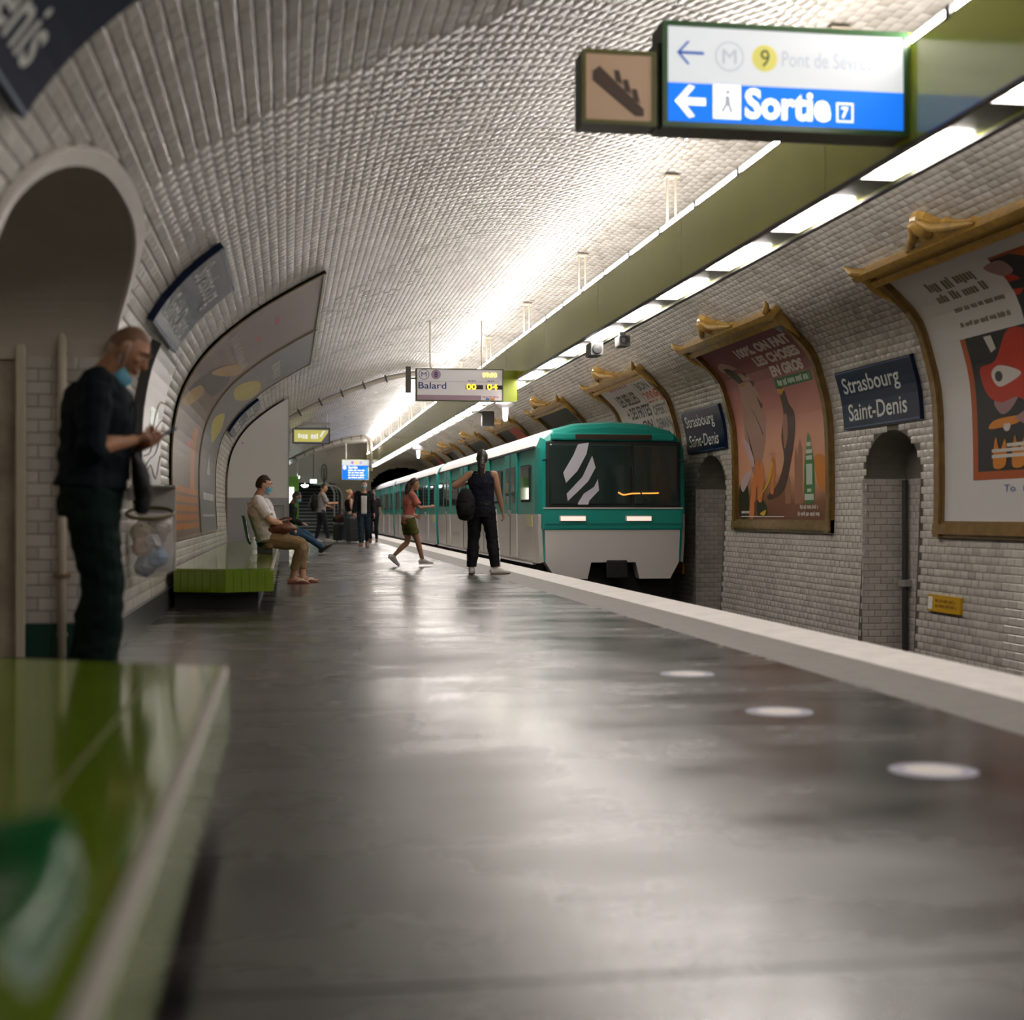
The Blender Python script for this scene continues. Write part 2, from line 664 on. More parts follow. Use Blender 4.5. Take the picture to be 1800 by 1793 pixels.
def lay_tiles(parent, P, X, Yv, N, seen, m=M_tile, limit=300, name='tile', me=me_tile):
    """P centres, X/Yv/N frames (n,3). The LIMIT largest in view become single tiles, the rest one joined part."""
    n = len(P)
    ang = RNG.normal(0, 0.009, (n, 2))
    N2 = N + X * ang[:, :1] + Yv * ang[:, 1:]
    N2 /= np.linalg.norm(N2, axis=1, keepdims=True)
    X2 = X - N2 * (X * N2).sum(1, keepdims=True)
    X2 /= np.linalg.norm(X2, axis=1, keepdims=True)
    Y2 = np.cross(N2, X2)
    order = np.argsort(-seen)
    k = min(limit, int((seen > 0).sum()), n)
    big, rest = order[:k], order[k:]
    for i in big:
        o = bpy.data.objects.new(name, me)
        o.matrix_world = Matrix(((X2[i][0], Y2[i][0], N2[i][0], P[i][0]), (X2[i][1], Y2[i][1], N2[i][1], P[i][1]),
                                 (X2[i][2], Y2[i][2], N2[i][2], P[i][2]), (0, 0, 0, 1)))
        link(o, parent)
    if len(rest):
        U = TV[4:]
        W = (P[rest][:, None, :] + X2[rest][:, None, :] * U[None, :, :1] + Y2[rest][:, None, :] * U[None, :, 1:2] + N2[rest][:, None, :] * U[None, :, 2:3])
        W = W.reshape(-1, 3)
        F = np.array(TF) - 4
        A = (F[None] + (np.arange(len(rest)) * 8)[:, None, None]).reshape(-1, 4)
        mesh = bpy.data.meshes.new('far_tiles')
        mesh.vertices.add(len(W)); mesh.vertices.foreach_set('co', W.astype(np.float32).ravel())
        mesh.loops.add(A.size); mesh.loops.foreach_set('vertex_index', A.astype(np.int32).ravel())
        mesh.polygons.add(len(A))
        mesh.polygons.foreach_set('loop_start', np.arange(0, A.size, 4, dtype=np.int32))
        at_ = mesh.attributes.new('piece_random', 'FLOAT', 'FACE')
        at_.data.foreach_set('value', np.repeat(RNG.random(len(rest)), len(TF)).astype(np.float32))
        mesh.update(calc_edges=True)
        mesh.materials.append(m)
        o = obj('tile_field', mesh, None, parent)
        o['kind'] = 'stuff'


def project(P):
    s, c = math.sin(YAW), math.cos(YAW)
    d = P[:, 0] * s + P[:, 1] * c
    u = P[:, 0] * c - P[:, 1] * s
    dd = np.maximum(d, 0.1)
    return 900 + u / dd * FPX, 905 - (P[:, 2] - CAM_H) / dd * FPX, d


def seen_size(P, N):
    px, py, d = project(P)
    V = np.array([0, 0, CAM_H]) - P
    r = np.linalg.norm(V, axis=1)
    f = (V * N).sum(1) / r
    ok = (px > -20) & (px < 1820) & (py > -20) & (py < 1815) & (d > 1) & (f > 0.01)
    return np.where(ok, f / (r * r), 0)


def vault_tiles(parent, s0, s1, y0, y1, keep, extra=None):
    rows = int((s1 - s0) / 0.0763)
    n = int((y1 - y0) / 0.152)
    Ps, Xs, Ys, Ns = [], [], [], []
    for r in range(rows):
        s = s0 + (r + 0.5) * (s1 - s0) / rows
        x, z, nx, nz = (float(q) for q in prof(s))
        y = y0 + (np.arange(n) + (0.5 if r % 2 else 1.0)) * 0.152
        ok = keep(y, x, z)
        y = y[ok]
        one = np.ones(len(y))
        Ps.append(np.stack([x * one, y, z * one], 1))
        Ns.append(np.tile([nx, 0, nz], (len(y), 1)))
        Xs.append(np.tile([0, 1.0, 0], (len(y), 1)))
    P, X, N = np.concatenate(Ps), np.concatenate(Xs), np.concatenate(Ns)
    if extra is not None:
        P = np.concatenate([P, extra[0]]); X = np.concatenate([X, extra[1]]); N = np.concatenate([N, extra[2]])
    lay_tiles(parent, P, X, np.cross(N, X), N, seen_size(P, N))


def keep_left(y, x, z):
    out = np.ones(len(y), bool)
    for i, q in enumerate(y):
        if ARCH_C - ARCH_W - 0.05 < q < ARCH_C + ARCH_W + 0.05:
            t = min(1, abs(q - ARCH_C) / ARCH_W)
            out[i] = z > 1.6 + 0.78 * (1 - t ** 2.6) ** (1 / 2.6) + 0.055
    return out


def keep_right(y, x, z):
    out = np.ones(len(y), bool)
    for i, q in enumerate(y):
        for c in NICHES:
            t = abs(q - c) / (NICHE_W + 0.02)
            if t < 1:
                out[i] &= z > 1.29 + 0.5 * math.sqrt(1 - t * t) + 0.03
    return out


vault_tiles(wall_left, s_left(0.19), S_CEIL_L, 3.6, Y_FAR, keep_left)
vault_tiles(ceiling, S_CEIL_L, S_CEIL_R, 3.6, Y_FAR, lambda y, x, z: np.ones(len(y), bool))
# niche jambs and backs
ex = [[], [], []]
for c in NICHES:
    for r in range(31):
        z = -1.06 + r * 0.0763
        if z > 1.27: break
        for k in range(4):
            x = 6.66 + (k + (0.5 if r % 2 else 0.0)) * 0.152
            if x > 7.08: continue
            ex[0].append((x, c + NICHE_W - 0.012, z)); ex[1].append((1, 0, 0)); ex[2].append((0, -1, 0))
        for k in range(10):
            y = c - NICHE_W + (k + (0.5 if r % 2 else 0.9)) * 0.152
            if y > c + NICHE_W - 0.02: continue
            ex[0].append((7.11, y, z)); ex[1].append((0, 1, 0)); ex[2].append((-1, 0, 0))
hh = []
for c in NICHES:
    for r in range(31):
        z = -1.06 + r * 0.0763
        if z > 1.27: break
        hh.append(((6.622 if r % 2 else 7.078, c + NICHE_W - 0.012, z), (1, 0, 0), (0, -1, 0)))
_rows = int((S_TOT - S_CEIL_R) / 0.0763)
for r in range(_rows):
    x, z, nx, nz = (float(q) for q in prof(S_CEIL_R + (r + 0.5) * (S_TOT - S_CEIL_R) / _rows))
    if z > 1.25: continue
    for c in NICHES:
        for y in 8.0 + (np.arange(200) + (0.5 if r % 2 else 1.0)) * 0.152:
            for sg in (-1, 1):
                yh = y + sg * 0.038
                if abs(y - c) < 0.77 and (yh - c) * sg - 0.038 > 0.735: hh.append(((x, yh, z), (0, 1, 0), (nx, 0, nz)))
half_tiles(wall_right, hh)
ex = [np.array(e, float) for e in ex]
vault_tiles(wall_right, S_CEIL_R, S_TOT, 8.0, Y_FAR, keep_right, ex)
for c in NICHES:
    bm = bmesh.new()
    # shell: jambs, arch soffit and back
    n = 20
    edge = [(c - NICHE_W, -1.1)] + [(c - NICHE_W * math.cos(math.pi * i / n), 1.29 + 0.5 * math.sin(math.pi * i / n)) for i in range(n + 1)] + [(c + NICHE_W, -1.1)]
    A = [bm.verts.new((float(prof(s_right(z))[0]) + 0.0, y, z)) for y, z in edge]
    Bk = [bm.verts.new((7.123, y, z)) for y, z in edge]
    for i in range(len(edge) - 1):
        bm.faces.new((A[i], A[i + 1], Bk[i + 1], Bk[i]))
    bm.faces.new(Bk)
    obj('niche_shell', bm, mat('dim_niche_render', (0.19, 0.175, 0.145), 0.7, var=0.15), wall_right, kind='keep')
# ------------------------------------------------------------------ floor
def floor_material():
    m = bpy.data.materials.new('dark_glossy_asphalt')
    m.use_nodes = True
    N, L = m.node_tree.nodes, m.node_tree.links
    b = N['Principled BSDF']
    ge = N.new('ShaderNodeNewGeometry')
    n1 = N.new('ShaderNodeTexNoise'); n1.inputs['Scale'].default_value = 1.1; n1.inputs['Detail'].default_value = 8; n1.inputs['Roughness'].default_value = 0.62
    n2 = N.new('ShaderNodeTexNoise'); n2.inputs['Scale'].default_value = 0.33; n2.inputs['Detail'].default_value = 5
    mp = N.new('ShaderNodeMapping'); mp.inputs['Scale'].default_value = (0.7, 1.5, 1)
    L.new(ge.outputs['Position'], mp.inputs['Vector'])
    L.new(mp.outputs[0], n1.inputs['Vector']); L.new(ge.outputs['Position'], n2.inputs['Vector'])
    cr = N.new('ShaderNodeValToRGB')
    cr.color_ramp.elements[0].position = 0.36; cr.color_ramp.elements[0].color = (0.015, 0.014, 0.013, 1)
    cr.color_ramp.elements[1].position = 0.68; cr.color_ramp.elements[1].color = (0.066, 0.059, 0.054, 1)
    L.new(n1.outputs['Fac'], cr.inputs[0])
    L.new(cr.outputs[0], b.inputs['Base Color'])
    mx = N.new('ShaderNodeMath'); mx.operation = 'MULTIPLY_ADD'; mx.inputs[1].default_value = 0.5
    L.new(n1.outputs['Fac'], mx.inputs[0]); 
    h = N.new('ShaderNodeMath'); h.operation = 'MULTIPLY'; h.inputs[1].default_value = 0.5
    L.new(n2.outputs['Fac'], h.inputs[0]); L.new(h.outputs[0], mx.inputs[2])
    mr = N.new('ShaderNodeMapRange'); mr.inputs[1].default_value = 0.34; mr.inputs[2].default_value = 0.66
    mr.inputs[3].default_value = 0.14; mr.inputs[4].default_value = 0.38
    L.new(mx.outputs[0], mr.inputs[0]); L.new(mr.outputs[0], b.inputs['Roughness'])
    b.inputs['IOR'].default_value = 2.05
    n3 = N.new('ShaderNodeTexNoise'); n3.inputs['Scale'].default_value = 3.5; n3.inputs['Detail'].default_value = 6
    L.new(ge.outputs['Position'], n3.inputs['Vector'])
    bp = N.new('ShaderNodeBump'); bp.inputs['Strength'].default_value = 0.10; bp.inputs['Distance'].default_value = 0.02
    L.new(n3.outputs['Fac'], bp.inputs['Height']); L.new(bp.outputs[0], b.inputs['Normal'])
    return m


M_floor = floor_material()
PX = 3.80                                          # platform edge
bm = bmesh.new()
# asphalt fields, parted by thin recessed seams across the platform
seams = [Y_NEAR, 2.6, 6.35, 9.6, 13.6, 19.0, 26.0, 35.0, 47.0, 74.0]
for a, b_ in zip(seams, seams[1:]):
    fs = box(bm, -6.0, 2.80, a + 0.006, b_ - 0.006, -0.25, 0.0)
floor = tag(obj('floor', bm, M_floor), kind='structure')
obj('seam_filler', B(-6.0, 2.80, Y_NEAR, 74, -0.3, -0.004), mat('seam_tar', (0.012, 0.012, 0.012), 0.6), floor)
bm = bmesh.new()
y = Y_NEAR
while y < Y_FAR:
    box(bm, 2.80, 3.30, y + 0.002, min(y + 1.2, Y_FAR) - 0.002, -0.25, 0.001)
    y += 1.2
obj('tactile_band', bm, M_tactile, floor)
kerb = empty('trim_1', (3.55, 0, 0), kind='structure', label='white painted kerb along the platform edge')
y = Y_NEAR
me_k = None
while y < Y_FAR - 0.1:
    if me_k is None:
        o = obj('kerb_slab', B(-0.25, 0.25, 0.003, 1.797, -0.16, 0.004, bev=0.006), M_white_edge, kerb)
        me_k = o.data
    else:
        o = obj('kerb_slab', me_k, None, kerb)
    o.location = (0, y, 0)
    y += 1.8
platform_face = tag(obj('trim_2', B(2.8, 3.72, Y_NEAR, Y_FAR, -1.1, -0.16), mat('sooty_concrete', (0.05, 0.045, 0.04), 0.9, var=0.3)), kind='structure')
trackbed = tag(obj('floor_trackbed', B(3.7, 7.2, Y_NEAR, 110, -1.3, -1.1), M_dark), kind='structure')
track = empty('railway_track', (5.05, 0, -1.1), label='pair of steel running rails in the dark track pit beside the platform', cat='track')
for sx in (-0.72, 0.72):
    bm = bmesh.new()
    box(bm, sx - 0.035, sx + 0.035, Y_NEAR, 109, 0.10, 0.15, bev=0.008)
    box(bm, sx - 0.01, sx + 0.01, Y_NEAR, 109, 0.02, 0.10)
    box(bm, sx - 0.07, sx + 0.07, Y_NEAR, 109, 0.0, 0.02)
    obj('rail', bm, M_steel, track)
o0 = None
for k in range(40):
    if o0 is None:
        o0 = obj('sleeper', B(-1.1, 1.1, -0.12, 0.12, -0.04, 0.012, bev=0.01), mat('oily_wood', (0.03, 0.022, 0.016), 0.8, var=0.3), track)
        o = o0
    else:
        o = obj('sleeper', o0.data, None, track)
    o.location = (0, 6 + k * 0.75, 0)

# skirting tiles along the left wall
skirt = empty('baseboard_left', (0, 0, 0), kind='structure')
ms = bpy.data.meshes.new('skirting_tile')
bm = B(-0.004, 0.014, -0.073, 0.073, 0.0, 0.19, bev=0.004); bm.to_mesh(ms); bm.free(); ms.materials.append(M_skirt)
y = ARCH_C + ARCH_W + 0.1
while y < 40:
    o = bpy.data.objects.new('skirting_tile', ms); link(o, skirt); o.location = (-1.062, y, 0); y += 0.15
obj('skirting_strip', B(-1.085, -1.05, 40, Y_FAR, 0, 0.19), M_skirt, skirt)
obj('skirting_strip', B(-1.085, -1.05, Y_NEAR, ARCH_C - ARCH_W, 0, 0.19), M_skirt, skirt)

# ------------------------------------------------------------------ exit opening in the left wall: rim, soffit, tiled return
n = 48
ys = [ARCH_C - ARCH_W * math.cos(math.pi * i / n) for i in range(n + 1)]
arc = [(y, arch_top(min(max(y, ARCH_C - ARCH_W + 1e-6), ARCH_C + ARCH_W - 1e-6))) for y in ys]
edge = [(ARCH_C - ARCH_W, z) for z in np.linspace(0, 1.55, 8)] + arc + [(ARCH_C + ARCH_W, z) for z in np.linspace(1.55, 0, 8)]
bm = bmesh.new()
rows = []
cy, cz = ARCH_C, 1.2
for i, (y, z) in enumerate(edge):
    a, b_ = edge[max(0, i - 1)], edge[min(len(edge) - 1, i + 1)]
    t = Vector((b_[0] - a[0], b_[1] - a[1])); t.normalize()
    no = Vector((-t.y, t.x))
    if z < 1.95 and False: pass
    row = []
    for o_, h in ((0.0, -0.12), (0.0, 0.022), (0.062, 0.022), (0.066, -0.03)):
        z2 = max(0.0, z + no.y * o_)
        y2 = y + no.x * o_
        s = s_left(min(z2, 3.2))
        x, zz, nx, nz = prof(s)
        row.append(bm.verts.new((float(x + nx * h), y2, float(z2 + nz * h))))
    rows.append(row)
i0 = next(i for i, e in enumerate(edge) if e[1] > 1.5)
i1 = len(edge) - i0
for i in range(len(edge) - 1):
    zmid = (edge[i][1] + edge[i + 1][1]) / 2
    if zmid < 1.5: continue
    for k in range(3):
        bm.faces.new((rows[i][k], rows[i + 1][k], rows[i + 1][k + 1], rows[i][k + 1]))
rim = tag(obj('trim_3', bm, M_rim, smooth=False), kind='structure')
bm = bmesh.new()
prev = None
for y, z in edge:
    x = float(prof(s_left(z))[0])
    a, b_, c_ = bm.verts.new((x, y, z)), bm.verts.new((-1.55, y, z)), bm.verts.new((-4.5, y, z))
    if prev:
        bm.faces.new((prev[0], a, b_, prev[1]))
        if y < ARCH_C + ARCH_W - 0.01: bm.faces.new((prev[1], b_, c_, prev[2]))
    prev = (a, b_, c_)
alcove = tag(obj('wall_alcove', bm, M_plaster, kind='keep'), kind='structure')
YJ = ARCH_C + ARCH_W
P, X, N = [], [], []
for r in range(22):
    z = 0.235 + r * 0.0763
    for k in range(4):
        x = -1.475 + (k + (0.5 if r % 2 else 0.0)) * 0.152
        if x > -1.09: continue
        P.append((x, YJ - 0.022, z)); X.append((1, 0, 0)); N.append((0, -1, 0))
P, X, N = (np.array(q, float) for q in (P, X, N))
lay_tiles(alcove, P, X, np.cross(N, X), N, np.ones(len(P)))
half_tiles(alcove, [((-1.512, YJ - 0.022, 0.235 + r * 0.0763), (1, 0, 0), (0, -1, 0)) for r in range(1, 22, 2)])
obj('tile_bed', B(-1.555, -1.07, YJ - 0.012, YJ + 0.05, 0, 1.9), M_grout, alcove)
for k in range(3):
    obj('green_band_tile', B(-1.55 + k * 0.155, -1.40 + k * 0.155, YJ - 0.026, YJ, 1.90, 1.965, bev=0.004), M_greentile, alcove)
    obj('green_base_tile', B(-1.55 + k * 0.155, -1.40 + k * 0.155, YJ - 0.028, YJ, 0.0, 0.195, bev=0.004), M_greentile, alcove)
conc = tag(obj('wall_corridor', B(-4.5, -1.56, YJ + 0.02, YJ + 0.2, 0, 3.0), M_concrete), kind='structure')
tag(obj('wall_corridor_end', B(-4.7, -4.5, ARCH_C - ARCH_W - 0.3, YJ + 0.2, 0, 3.0), M_plaster), kind='structure')
tag(obj('trim_4', B(-1.60, -1.545, YJ - 0.045, YJ - 0.001, 0, 1.97, bev=0.006), M_cream), kind='structure')
pipe = empty('wall_pipe', (-1.33, YJ - 0.055, 0), label='thin cream pipe running up the tiled return behind the standing man', cat='pipe')
obj('pipe', T_([(0, 0, 0), (0, 0, 1.96)], 0.026, seg=14, rnd=False), M_cream, pipe, smooth=True)
bm = bmesh.new(); lathe(bm, [(0.026, 0.475), (0.052, 0.478), (0.052, 0.497), (0.026, 0.5)], seg=14)
obj('collar', bm, mat('rusty_clip', (0.20, 0.12, 0.06), 0.5), pipe)
for z in (0.12, 1.1, 1.8):
    obj('bracket', B(-0.03, 0.03, -0.005, 0.045, z, z + 0.025), M_greymetal, pipe)

# ------------------------------------------------------------------ end wall with tunnel portal and stair passage; wall behind the camera
M_endwall = mat('dim_end_wall', (0.24, 0.215, 0.18), 0.7, var=0.12, vscale=1.5)
bm = bmesh.new()
st = 0.1
def end_open(x, z):
    if 3.75 < x < 6.6:
        t = abs(x - 5.15) / 1.45
        if t < 1 and z < 2.0 + 1.0 * math.sqrt(1 - t * t): return True
    if 0.32 < x < 2.45:
        top = 2.32 - (0.0 if x < 1.75 else (0.70 - math.sqrt(max(0, 0.49 - (x - 1.75) ** 2))))
        return z < top
    return False
xs = np.arange(-1.15, 6.76, st)
zs = np.arange(-1.1, 4.2, 0.05)
vv = {}
def gv(i, j):
    if (i, j) not in vv: vv[(i, j)] = bm.verts.new((xs[i], Y_FAR, zs[j]))
    return vv[(i, j)]
for i in range(len(xs) - 1):
    for j in range(len(zs) - 1):
        if not end_open(xs[i] + st / 2, zs[j] + 0.025):
            bm.faces.new((gv(i, j), gv(i + 1, j), gv(i + 1, j + 1), gv(i, j + 1)))
wall_end = tag(obj('wall_end', bm, M_endwall), kind='structure')
wall_end_m = wall_end.modifiers.new('thick', 'SOLIDIFY'); wall_end_m.thickness = 0.25; wall_end_m.offset = -1
tag(obj('wall_back', B(-5, 7.2, Y_NEAR - 0.2, Y_NEAR, -1.3, 4.3), M_plaster), kind='structure')
# dark tunnel bore beyond the portal
bm = bmesh.new()
pr = [(3.4, -1.1), (3.4, 2.2)] + [(5.15 - 1.75 * math.cos(math.pi * i / 12), 2.2 + 1.0 * math.sin(math.pi * i / 12)) for i in range(13)] + [(6.9, -1.1)]
A = [bm.verts.new((x, Y_FAR, z)) for x, z in pr]; C_ = [bm.verts.new((x, 110, z)) for x, z in pr]
for i in range(len(pr) - 1): bm.faces.new((A[i], A[i + 1], C_[i + 1], C_[i]))
bm.faces.new(C_)
tag(obj('wall_tunnel', bm, mat('soot', (0.012, 0.012, 0.012), 0.95)), kind='structure')
# stair passage
tag(obj('wall_passage', B(0.0, 0.3, Y_FAR + 0.26, 76, 0, 4.2), M_endwall), kind='structure')
tag(obj('wall_passage_right', B(2.5, 2.8, Y_FAR + 0.26, 76, 0, 4.2), M_endwall), kind='structure')
tag(obj('wall_passage_end', B(0.0, 2.8, 76, 76.3, 0, 5), mat('passage_end', (0.10, 0.10, 0.10), 0.7)), kind='structure')
tag(obj('ceiling_passage', B(0.0, 2.8, Y_FAR + 0.3, 76, 4.2, 4.4), M_endwall), kind='structure')
stairs = empty('staircase', (1.4, 68.2, 0), label='grey staircase rising beyond the passage opening at the far end', cat='stairs')
M_step = mat('pale_step', (0.42, 0.41, 0.42), 0.5); M_riser = mat('dark_riser', (0.07, 0.065, 0.06), 0.7)
for k in range(16):
    o = obj('step', B(-1.08, 1.08, k * 0.3, k * 0.3 + 0.32, k * 0.165, (k + 1) * 0.165 - 0.05), M_riser, stairs)
    obj('nosing', B(-1.08, 1.08, k * 0.3 - 0.03, k * 0.3 + 0.3, (k + 1) * 0.165 - 0.05, (k + 1) * 0.165, bev=0.01), M_step, o)
rail = empty('stair_handrail', (2.1, 65.7, 0), label='rounded pale metal handrail frame at the foot of the far staircase', cat='handrail')
for dx in (0.0, 0.16, 0.34):
    h = 2.25 - dx * 0.3
    bm = T_([(dx - 0.9, 0, h), (dx - 0.3, 0, h - 0.02), (dx - 0.02, 0, h - 0.35), (dx, 0, h - 0.8), (dx, 0, 0.0)], 0.045 if dx != 0.16 else 0.02, seg=10, n=5)
    obj('rail_tube', bm, M_greymetal, rail, smooth=True)

cl = empty('corridor_fill_lamp', (-3.0, 7.2, 2.26), label='unseen lamp added to brighten the exit corridor beyond the arched opening', cat='lamp')  # unseen fill lamp, added to brighten the corridor wall and alcove
obj('base', B(-0.08, 0.08, -0.6, 0.6, 0.03, 0.10), M_greymetal, cl)
obj('diffuser', B(-0.06, 0.06, -0.58, 0.58, -0.02, 0.03, bev=0.01), mat('corridor_fill_glow', (1, 1, 1), 0.4, emit=7.0, ecol=(1.0, 0.90, 0.76)), cl)

# ------------------------------------------------------------------ light beam over the platform edge
BX, BZ0, BZ1, BW = 3.50, 2.966, 3.526, 0.35
beam = empty('light_beam', (BX, 0, BZ0), label='long olive green beam of strip lights hung along the platform edge', cat='light fixture')
Y0, Y1 = -5.0, 65.4
def bx(x0, x1, y0, y1, z0, z1, **k):          # beam-local box
    return B(x0, x1, y0, y1, z0, z1, **k)
H = BZ1 - BZ0
obj('housing', bx(0.022, BW, Y0, Y1, 0.03, H - 0.02), M_beamdark, beam)
obj('right_panel', bx(BW, BW + 0.02, Y0, Y1, 0.0, H), M_beam, beam)
y = Y0
first = None
while y < Y1 - 0.2:
    w = 3.52
    if first is None:
        first = obj('side_panel', bx(0.0, 0.02, 0.004, w - 0.004, 0.0, H, bev=0.003), M_beam, beam); o = first
    else:
        o = obj('side_panel', first.data, None, beam)
    o.location = (0, y, 0)
    y += w
for nm, x0, x1, z0, z1 in (('lower_edge', -0.004, 0.05, -0.012, 0.0), ('lower_edge', BW - 0.03, BW + 0.024, -0.012, 0.0), ('top_edge', 0.0, 0.06, H - 0.01, H + 0.003)):
    obj(nm, bx(x0, x1, Y0, Y1, z0, z1), M_beamdark, beam)
# bare tubes along the upper left edge
tb = None
y = Y0 + 0.1
while y < Y1 - 1.2:
    if tb is None:
        tb = obj('tube', T_([(0.026, 0.02, H + 0.030), (0.026, 1.135, H + 0.030)], 0.026, seg=8, n=1), M_tube, beam, smooth=True)
        tc_ = obj('tube_socket', bx(0.0, 0.055, -0.03, 0.03, H - 0.02, H + 0.062), M_beamdark, beam)
        o, q = tb, tc_
    else:
        o = obj('tube', tb.data, None, beam); q = obj('tube_socket', tc_.data, None, beam)
    o.location = (0, y, 0); q.location = (0, y, 0)
    y += 1.22
# lenses underneath
def lens(y0, y1, e0, e1):
    bm = bmesh.new()
    x0, x1 = 0.045, BW - 0.04
    pr = [(x0, 0.0), (x0 + 0.03, -0.02), (x1 - 0.05, -0.02), (x1, 0.0)]
    top = [bm.verts.new((x, y, z)) for (x, z), y in zip(pr, (y0, y0 + e0, y0 + e0, y0))]
    bot = [bm.verts.new((x, y, z)) for (x, z), y in zip(pr, (y1, y1 - e1, y1 - e1, y1))]
    bm.faces.new(top); bm.faces.new(bot[::-1])
    for i in range(4):
        bm.faces.new((top[i], bot[i], bot[(i + 1) % 4], top[(i + 1) % 4]))
    return bm
lm = None
y = Y0 + 0.55
while y < Y1 - 1.5:
    if lm is None:
        lm = obj('lens', lens(0, 0.86, 0.12, 0.0), M_lamp, beam)
        ld = obj('lens_end', lens(0.88, 1.12, 0.0, 0.2), M_lampdim, beam)
        o, q = lm, ld
    else:
        o = obj('lens', lm.data, None, beam); q = obj('lens_end', ld.data, None, beam)
    o.location = (0, y, 0.012); q.location = (0, y, 0.012)
    y += 1.72
# hangers
y = 0.7
hg = None
while y < Y1:
    if hg is None:
        bm = bmesh.new()
        for dx in (0.06, 0.14):
            tube(bm, [(dx, 0, H), (dx, 0, 4.07 - BZ0)], 0.012, seg=6, n=1, rnd=False)
        box(bm, 0.03, 0.17, -0.06, 0.06, 4.045 - BZ0, 4.06 - BZ0)
        hg = obj('hanger', bm, M_cream, beam); o = hg
    else:
        o = obj('hanger', hg.data, None, beam)
    o.location = (0, y, 0)
    y += 4.2
obj('end_cap', bx(-0.01, BW + 0.03, Y1, Y1 + 0.03, -0.01, H + 0.01), M_beamend, beam)

# small fixtures hung under the beam
def cctv(loc, lab, sc=1.0):
    t = empty('surveillance_camera', loc, label=lab, cat='camera')
    obj('mount', B(-0.04 * sc, 0.04 * sc, -0.03 * sc, 0.03 * sc, -0.05, 0.0), M_greymetal, t)
    obj('body', B(-0.07 * sc, 0.07 * sc, -0.16 * sc, 0.12 * sc, -0.19 * sc, -0.05, bev=0.012), mat('camera_grey', (0.16, 0.16, 0.16), 0.5), t)
    bm = bmesh.new(); lathe(bm, [(0.0, -0.19 * sc), (0.05 * sc, -0.185 * sc), (0.055 * sc, -0.16 * sc)], c=(0, 0, -0.12 * sc), axis='Y', seg=12)
    obj('lens_front', bm, M_darkmetal, t)
    return t
cctv((3.62, 16.9, BZ0 - 0.02), 'grey box camera hung under the green beam before the pink poster', 1.1)
cctv((3.80, 16.2, BZ0 - 0.02), 'smaller grey box camera on the track edge of the green beam', 0.9)
def dome(loc, lab):
    t = empty('dome_light', loc, label=lab, cat='fixture')
    bm = bmesh.new(); lathe(bm, [(0.03, 0.0), (0.05, -0.02), (0.17, -0.1), (0.18, -0.16), (0.12, -0.2), (0.07, -0.22)], seg=18)
    obj('shade', bm, mat('white_enamel', (0.75, 0.75, 0.76), 0.3), t, smooth=True)
    obj('stem', T_([(0, 0, -0.2), (0, 0, -0.42)], [0.06, 0.045], seg=12, n=1), mat('frosted_glow', (0.9, 0.9, 0.95), 0.3, emit=1.6, ecol=(0.95, 0.97, 1)), t, smooth=True)
    return t
dome((3.86, 25.6, BZ0 + 0.02), 'white bell-shaped fixture under the beam just past the line display')
dome((3.86, 43.0, BZ0 + 0.02), 'small white bell-shaped fixture far along the beam')
bxo = empty('hanging_box', (4.15, 30.0, 2.86), label='small black box hung beside the beam above the train roof', cat='box')
obj('case', B(-0.13, 0.13, -0.1, 0.1, -0.16, 0.16, bev=0.02), M_darkmetal, bxo); obj('arm', B(-0.45, 0.0, -0.015, 0.015, 0.12, 0.15), M_darkmetal, bxo)

# ceiling conduits across the vault
def conduit(y, x0, x1, lab, r=0.05, drop=None):
    t = empty('ceiling_conduit', (0, y, 0), label=lab, cat='conduit')
    s0, s1 = (float(np.interp(x, _pp[8:_im + 60, 0], _sl[8:_im + 60])) for x in (x0, x1))
    pts = []
    for s in np.linspace(s0, s1, 24):
        x, z, nx, nz = prof(s); pts.append((float(x + nx * 0.09), 0, float(z + nz * 0.09)))
    if drop: pts += [(pts[-1][0] + 0.22, 0, pts[-1][2] - 0.08), (pts[-1][0] + 0.30, 0, pts[-1][2] - 0.35), (pts[-1][0] + 0.30, 0, drop)]
    obj('pipe', T_(pts, r, seg=8, n=2, rnd=False), mat('beige_conduit', (0.42, 0.38, 0.32), 0.45), t, smooth=True)
    for s in np.linspace(s0 + 0.1, s1 - 0.1, 8):
        x, z, nx, nz = (float(q) for q in prof(s))
        obj('clip', T_([(x - nx * 0.01, -0.06, z), (x + nx * 0.16, -0.06, z + nz * 0.16)], 0.018, seg=6, n=1), M_darkmetal, t)
conduit(31.5, -0.3, 3.2, 'beige conduit clipped across the vault above the line display', 0.055, 3.5)
conduit(58.0, 0.2, 3.0, 'far conduit with a rounded corner beside the end wall', 0.07, 2.6)

# ------------------------------------------------------------------ signs
def sign_box(name, lab, cat, x0, x1, y, z0, z1, depth, mframe, mback=None, rim=0.025):
    t = empty(name, ((x0 + x1) / 2, y, z0), label=lab, cat=cat)
    w, h = x1 - x0, z1 - z0
    obj('casing', B(-w / 2, w / 2, 0.012, depth, 0, h, bev=0.008), mback or mframe, t)
    bm = bmesh.new()
    for a in ((-w / 2, w / 2, 0, rim), (-w / 2, w / 2, h - rim, h)): box(bm, a[0], a[1], -0.012, 0.014, a[2], a[3])
    for a in ((-w / 2, -w / 2 + rim), (w / 2 - rim, w / 2)): box(bm, a[0], a[1], -0.012, 0.014, rim, h - rim)
    obj('frame', bm, mframe, t)
    return t, w, h
def panel(t, bm, m, y=0.0, name='print', x=0.0, z=0.0):
    return on_plane(name, bm, m, t, (x, y, z), (1, 0, 0), (0, 0, 1))
M_signwhite = mat('backlit_white', (0.36, 0.36, 0.36), 0.55, spec=0.1, emit=0.44, ecol=(0.93, 0.97, 1.0))
